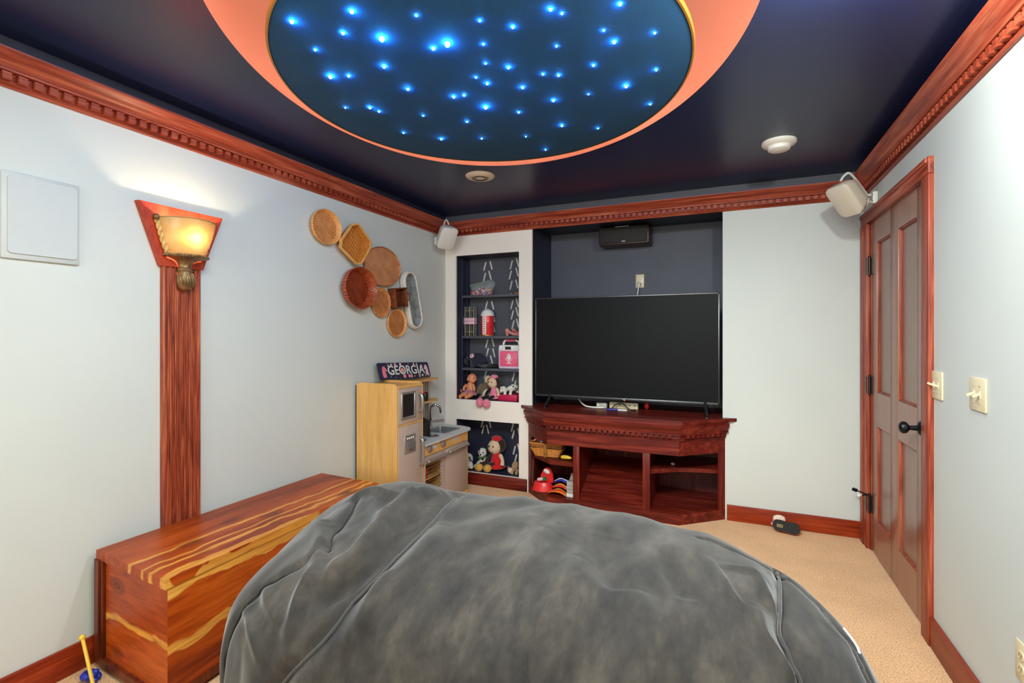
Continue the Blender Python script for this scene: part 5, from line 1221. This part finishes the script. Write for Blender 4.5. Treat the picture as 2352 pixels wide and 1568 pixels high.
# ------------------------------------------------------------------ giant bean bag
P = [-.5524, 1.5055, .9233, .5463, .334, .70, .5989, .5902, -.1608]
FOLDS = {"seamA": [[-0.942,1.619,0.727],[-0.873,1.322,0.736],[-0.847,1.137,0.729],[-0.837,1.024,0.706],[-0.854,0.954,0.678],[-0.869,0.896,0.631],[-0.902,0.862,0.585],[-0.958,0.838,0.523],[-1.02,0.825,0.42],[-1.06,0.83,0.28]],
 "seamB": [[-1.043,1.061,0.725],[-1.039,1.025,0.718],[-1.059,0.997,0.708],[-1.085,0.977,0.699],[-1.121,0.951,0.681],[-1.153,0.926,0.656],[-1.175,0.903,0.623],[-1.2,0.887,0.577],[-1.212,0.878,0.524],[-1.225,0.875,0.42],[-1.235,0.88,0.30]],
 "seamC": [[-1.21,1.379,0.73],[-1.152,1.281,0.734],[-1.087,1.143,0.733],[-1.026,1.065,0.727],[-1.015,1.043,0.722]],
 "seamH": [[0.154,1.925,0.527],[0.151,1.804,0.552],[0.131,1.553,0.588],[0.118,1.418,0.59],[0.134,1.358,0.575],[0.153,1.298,0.543],[0.176,1.25,0.48],[0.19,1.22,0.36]],
 "seamI": [[-0.094,1.877,0.615],[0.028,1.903,0.582],[0.128,1.883,0.549],[0.196,1.862,0.519],[0.247,1.736,0.514],[0.27,1.623,0.521],[0.303,1.565,0.506],[0.313,1.49,0.497],[0.32,1.46,0.486],[0.33,1.41,0.43],[0.335,1.37,0.32]],
 "foldD": [[-1.246,1.217,0.711],[-1.108,1.123,0.729],[-1.025,1.046,0.723],[-0.98,0.986,0.706],[-0.967,0.938,0.682],[-0.953,0.895,0.647],[-0.947,0.863,0.601]],
 "creaseD": [[-1.159,1.183,0.728],[-1.047,1.079,0.728],[-0.993,1.021,0.717],[-0.947,0.96,0.693],[-0.949,0.925,0.672],[-0.935,0.891,0.64],[-0.931,0.866,0.603]],
 "foldE": [[-0.989,1.559,0.734],[-1.013,1.434,0.74],[-0.977,1.273,0.741],[-0.93,1.12,0.733],[-0.916,1.037,0.718],[-0.935,0.972,0.697],[-0.946,0.926,0.673]],
 "creaseE": [[-0.959,1.451,0.738],[-0.924,1.304,0.739],[-0.897,1.168,0.735],[-0.878,1.051,0.718],[-0.884,0.988,0.699],[-0.907,0.939,0.677],[-0.927,0.917,0.664]],
 "foldF": [[-0.822,1.056,0.713],[-0.808,0.992,0.69],[-0.801,0.941,0.658],[-0.819,0.892,0.61]],
 "foldG": [[-0.838,1.333,0.733],[-0.784,1.15,0.724],[-0.774,1.04,0.702],[-0.774,0.973,0.673],[-0.785,0.92,0.634]],
 "foldT": [[-1.019,1.431,0.74],[-1.1,1.411,0.74],[-1.18,1.416,0.735],[-1.264,1.406,0.721]],
 "foldL1": [[-1.141,0.94,0.67],[-1.064,0.9,0.653],[-0.988,0.875,0.626]], "foldL2": [[-1.164,0.899,0.625],[-1.085,0.867,0.607],[-1.013,0.842,0.558]],
 "foldN": [[-1.143,1.385,0.738],[-1.046,1.282,0.741],[-0.977,1.207,0.74]],
 "foldK": [[0.067,1.459,0.608],[0.072,1.362,0.597],[0.109,1.305,0.569],[0.137,1.286,0.546]], "foldJ": [[-0.064,1.675,0.627],[-0.03,1.557,0.628],[-0.004,1.475,0.625],[0.022,1.435,0.618]],
 "foldM": [[-0.017,1.656,0.619],[0.064,1.662,0.599],[0.094,1.543,0.599],[0.118,1.494,0.593]],
 "c1": [[-0.548,1.553,0.698],[-0.52,1.32,0.70],[-0.463,1.131,0.668]], "c2": [[-0.404,1.391,0.687],[-0.399,1.228,0.677],[-0.416,1.112,0.65],[-0.421,1.027,0.592]],
 "c3": [[-0.36,1.624,0.674],[-0.32,1.407,0.676],[-0.275,1.306,0.666]], "c4": [[-0.23,1.336,0.661],[-0.197,1.255,0.644],[-0.189,1.189,0.622],[-0.173,1.146,0.594]],
 "c5": [[-0.184,1.624,0.651],[-0.152,1.492,0.652],[-0.101,1.38,0.642]]}
FOLD_AMP = {'foldD': (.026, .034), 'creaseD': (-.017, .018), 'foldE': (.028, .032), 'creaseE': (-.018, .022), 'seamA': (-.010, .020), 'seamB': (-.008, .014), 'seamC': (-.008, .014), 'foldF': (.014, .022), 'foldG': (.012, .030),
            'foldT': (.014, .022), 'foldL1': (.008, .016), 'foldL2': (.010, .020), 'foldN': (.010, .022), 'seamH': (-.010, .016), 'seamI': (-.008, .014), 'foldK': (.012, .018), 'foldJ': (.010, .016), 'foldM': (.012, .018),
            'c1': (.012, .050), 'c2': (.012, .045), 'c3': (-.011, .04), 'c4': (.012, .04), 'c5': (-.010, .035)}
def spw(x, e): return np.sign(x)*np.abs(x)**e
nu, nv = 420, 170
A0, B0_ = np.meshgrid(np.linspace(0, 2*PI, nu, endpoint=False), np.linspace(-PI/2+.02, PI/2-.004, nv))
cx, cy, rx, ry, rot, hh, e1, e2, tilt = P
x = rx*spw(np.cos(B0_), e1)*spw(np.cos(A0), e2); y = ry*spw(np.cos(B0_), e1)*spw(np.sin(A0), e2); z = hh/2*(1+spw(np.sin(B0_), e1)); z = z*(1+tilt*x)
V = np.stack([cx+x*math.cos(rot)-y*math.sin(rot), cy+x*math.sin(rot)+y*math.cos(rot), np.maximum(z, .003)], -1)
# normals by finite differences
du = np.roll(V, -1, 1)-np.roll(V, 1, 1); dv = np.gradient(V, axis=0); Nn = np.cross(du, dv); Nn /= np.linalg.norm(Nn, axis=-1, keepdims=True)+1e-9
cen = np.array([cx, cy, .35]); Nn *= np.sign(((V-cen)*Nn).sum(-1, keepdims=True))
disp = np.zeros(V.shape[:2])
def dense(k, n=40): return np.array([list(p) for p in smooth_path(FOLDS[k], n)])
for k, (amp, wid) in FOLD_AMP.items():
    pl = dense(k, 30); d2 = np.full(V.shape[:2], 9.0); par = np.zeros(V.shape[:2])
    for i, pt in enumerate(pl):
        q2 = ((V-pt)**2).sum(-1); mk = q2 < d2; d2[mk] = q2[mk]; par[mk] = i/(len(pl)-1)
    env = np.sin(np.clip(par, .02, .98)*PI)**.5 if not k.startswith('seam') else 1.0
    disp += 2.0*amp*env*np.exp(-d2/(wid*wid))
for i in range(nv):
    for j in range(nu):
        if V[i, j, 2] > .02:
            p = V[i, j]
            s = .018*noise.noise((p[0]*2.2, p[1]*1.5, p[2]*2.0))+.018*noise.noise((p[0]*8.0-p[1]*1.5, p[1]*2.2+5, p[2]*2))+.0024*noise.noise((p[0]*24, p[1]*9, p[2]*12))
            r_ = abs(noise.noise((p[0]*6+3, p[1]*2.2, p[2]*3)))
            disp[i, j] += s+.010*(r_-.2)
# fuller shoulder at the far left and slimmer flank
V = V+Nn*disp[..., None]
V[..., 2] = np.maximum(V[..., 2], .002)
def bump_at(c, amp, wid):
    global V
    d2 = ((V[..., :2]-np.array(c))**2).sum(-1); V[..., 2] += amp*np.exp(-d2/wid**2)*(V[..., 2] > .35)
bump_at((-1.22, 1.50), .028, .22)
m = MB().use('bag_suede')
verts = [tuple(p) for p in V.reshape(-1, 3)]; faces = []
for i in range(nv-1):
    for j in range(nu):
        k = (j+1) % nu; faces.append((i*nu+j, i*nu+k, (i+1)*nu+k, (i+1)*nu+j))
faces.append(tuple((nv-1)*nu+j for j in range(nu))); faces.append(tuple(range(nu))[::-1])
m.raw(verts, faces)
bb = thing('bean_bag', 'huge grey suede bean bag with wrinkled seams filling the foreground', 'bean bag', (cx, cy, 0))
m.build('cover', parent=bb, smooth=80)
Vf = V.reshape(-1, 3); Nf = Nn.reshape(-1, 3)
def on_surface(k, lift, n=10):
    out = []
    for pt in dense(k, n):
        i = int(((Vf-pt)**2).sum(-1).argmin()); q2 = pt-Vf[i]; h_ = float((q2*Nf[i]).sum()); out.append(Vector(pt-Nf[i]*h_+Nf[i]*lift))
    for _ in range(2): out = [out[0]]+[(out[i-1]+out[i]*2+out[i+1])/4 for i in range(1, len(out)-1)]+[out[-1]]
    return out
for k, r_, mt, nm_ in (('seamA', .0042, 'bag_piping', 'piping'), ('seamH', .0045, 'bag_piping', 'piping'), ('seamI', .0055, 'bag_piping', 'piping'), ('seamB', .0025, 'bag_thread', 'stitched_seam'), ('seamC', .0025, 'bag_thread', 'stitched_seam')):
    m = MB().use(mt); m.tube(on_surface(k, .001), r_, 8); m.build(nm_, parent=bb, smooth=70)
FOLDS['white'] = [[.288, 1.66, .497], [.300, 1.63, .492], [.308, 1.60, .489], [.312, 1.57, .488]]
m = MB().use('bag_lining'); m.tube(on_surface('white', .0005), [.001]+[.0035]*29+[.001], 8); m.build('white_lining', parent=bb, smooth=70)

# ------------------------------------------------------------------ small things on the carpet
t_ = thing('slipper', 'pink child slipper tipped on its side against the baseboard', 'slipper', (.345, 3.78, 0))
M = frame((.342, 3.752, .052), (1, -.16, -.06), (.16, .75, .62), (.05, -.62, .78)); M = frame((.342, 3.765, .050), Vector((.985, -.16, -.04)).normalized(), Vector((.05, .45, .89)).normalized(), Vector((-.13, -.88, .45)).normalized())
sole = [(-.078, -.012), (-.076, .014), (-.060, .032), (-.03, .036), (0, .032), (.035, .036), (.062, .034), (.080, .020), (.086, -.004), (.076, -.028), (.05, -.038), (.01, -.034), (-.03, -.035), (-.06, -.032)]
m = MB().use('rubber_sole'); m.T = M; m.prism([(x, y) for x, y in sole], 'Z', -.004, .010); m.build('sole', parent=t_, smooth=30)
m = MB().use('gold_print'); m.T = M
for k in range(3): m.box((-.052+k*.014, -.012, .0098), (-.044+k*.014, .006, .0104)); m.box((-.052, -.014+k*.008, .0098), (-.018, -.011+k*.008, .0104))
m.build('sole_print', parent=t_)
m = MB().use('slipper_pink'); m.T = M
rg = lambda s, z, oy: [Vector((x*s, y*s+oy, z)) for x, y in sole]
m.ring_surf([rg(.98, -.004, 0), rg(1.0, -.02, 0), rg(.9, -.045, .0), rg(.55, -.062, .0)], caps=True); m.build('upper', parent=t_, smooth=60)
m = MB().use('slipper_pink'); m.T = Matrix(); m.lathe([(.036, .03), (.036, .06), (.035, .075), (.030, .078)], (.308, 3.822, 0), 'Z', 20, 1.1, .8, caps=False); m.ell((.268, 3.812, .042), (.012, .014, .012)); m.build('heel_collar', parent=t_, smooth=60)
m = MB().use('slipper_lining'); m.lathe([(.034, .066), (.037, .076), (.032, .092), (.016, .100), (.001, .101)], (.308, 3.824, 0), 'Z', 20, 1.05, .8); m.build('fleece_lining', parent=t_, smooth=60)
t_ = thing('toy_mallet', 'thin yellow plastic stick leaning on the baseboard beside the chest', 'toy stick', (-2.20, 1.08, 0))
a, b = Vector((-2.185, 1.062, .006)), Vector((-2.285, 1.072, .170))
m = MB().use('yellow_plastic'); m.tube([a, b], .0062, 12); m.build('stick', parent=t_)
m = MB().use('yellow_plastic'); m.ell(b, .011, seg=14, rings=10); m.build('tip', parent=t_)
m = MB().use('blue_plastic')
for k in range(16):
    a = k*2.4; zz = .012+.028*((k*0.37) % 1); r_ = .026*math.sqrt(1-((zz-.02)/.035)**2) if abs(zz-.02) < .035 else .005
    m.ell((-2.255+r_*math.cos(a), 1.085+r_*math.sin(a)*.8, zz), .012, seg=10, rings=8)
m.ell((-2.255, 1.085, .024), .022, seg=12, rings=8)
tag(m.build('blue_toy', smooth=60), 'knobbly dark blue toy on the carpet behind the yellow stick', 'toy')
m = MB().use('yellow_plastic'); m.tube([(-2.13, 1.03, .008), (-2.06, 1.02, .008)], .008, 10); tag(m.build('yellow_peg'), 'short yellow peg on the carpet at the foot of the chest', 'toy')

# enforce unit scale and a clean finish
for o in bpy.data.objects: 
    if o.type == 'MESH': o.data.update()
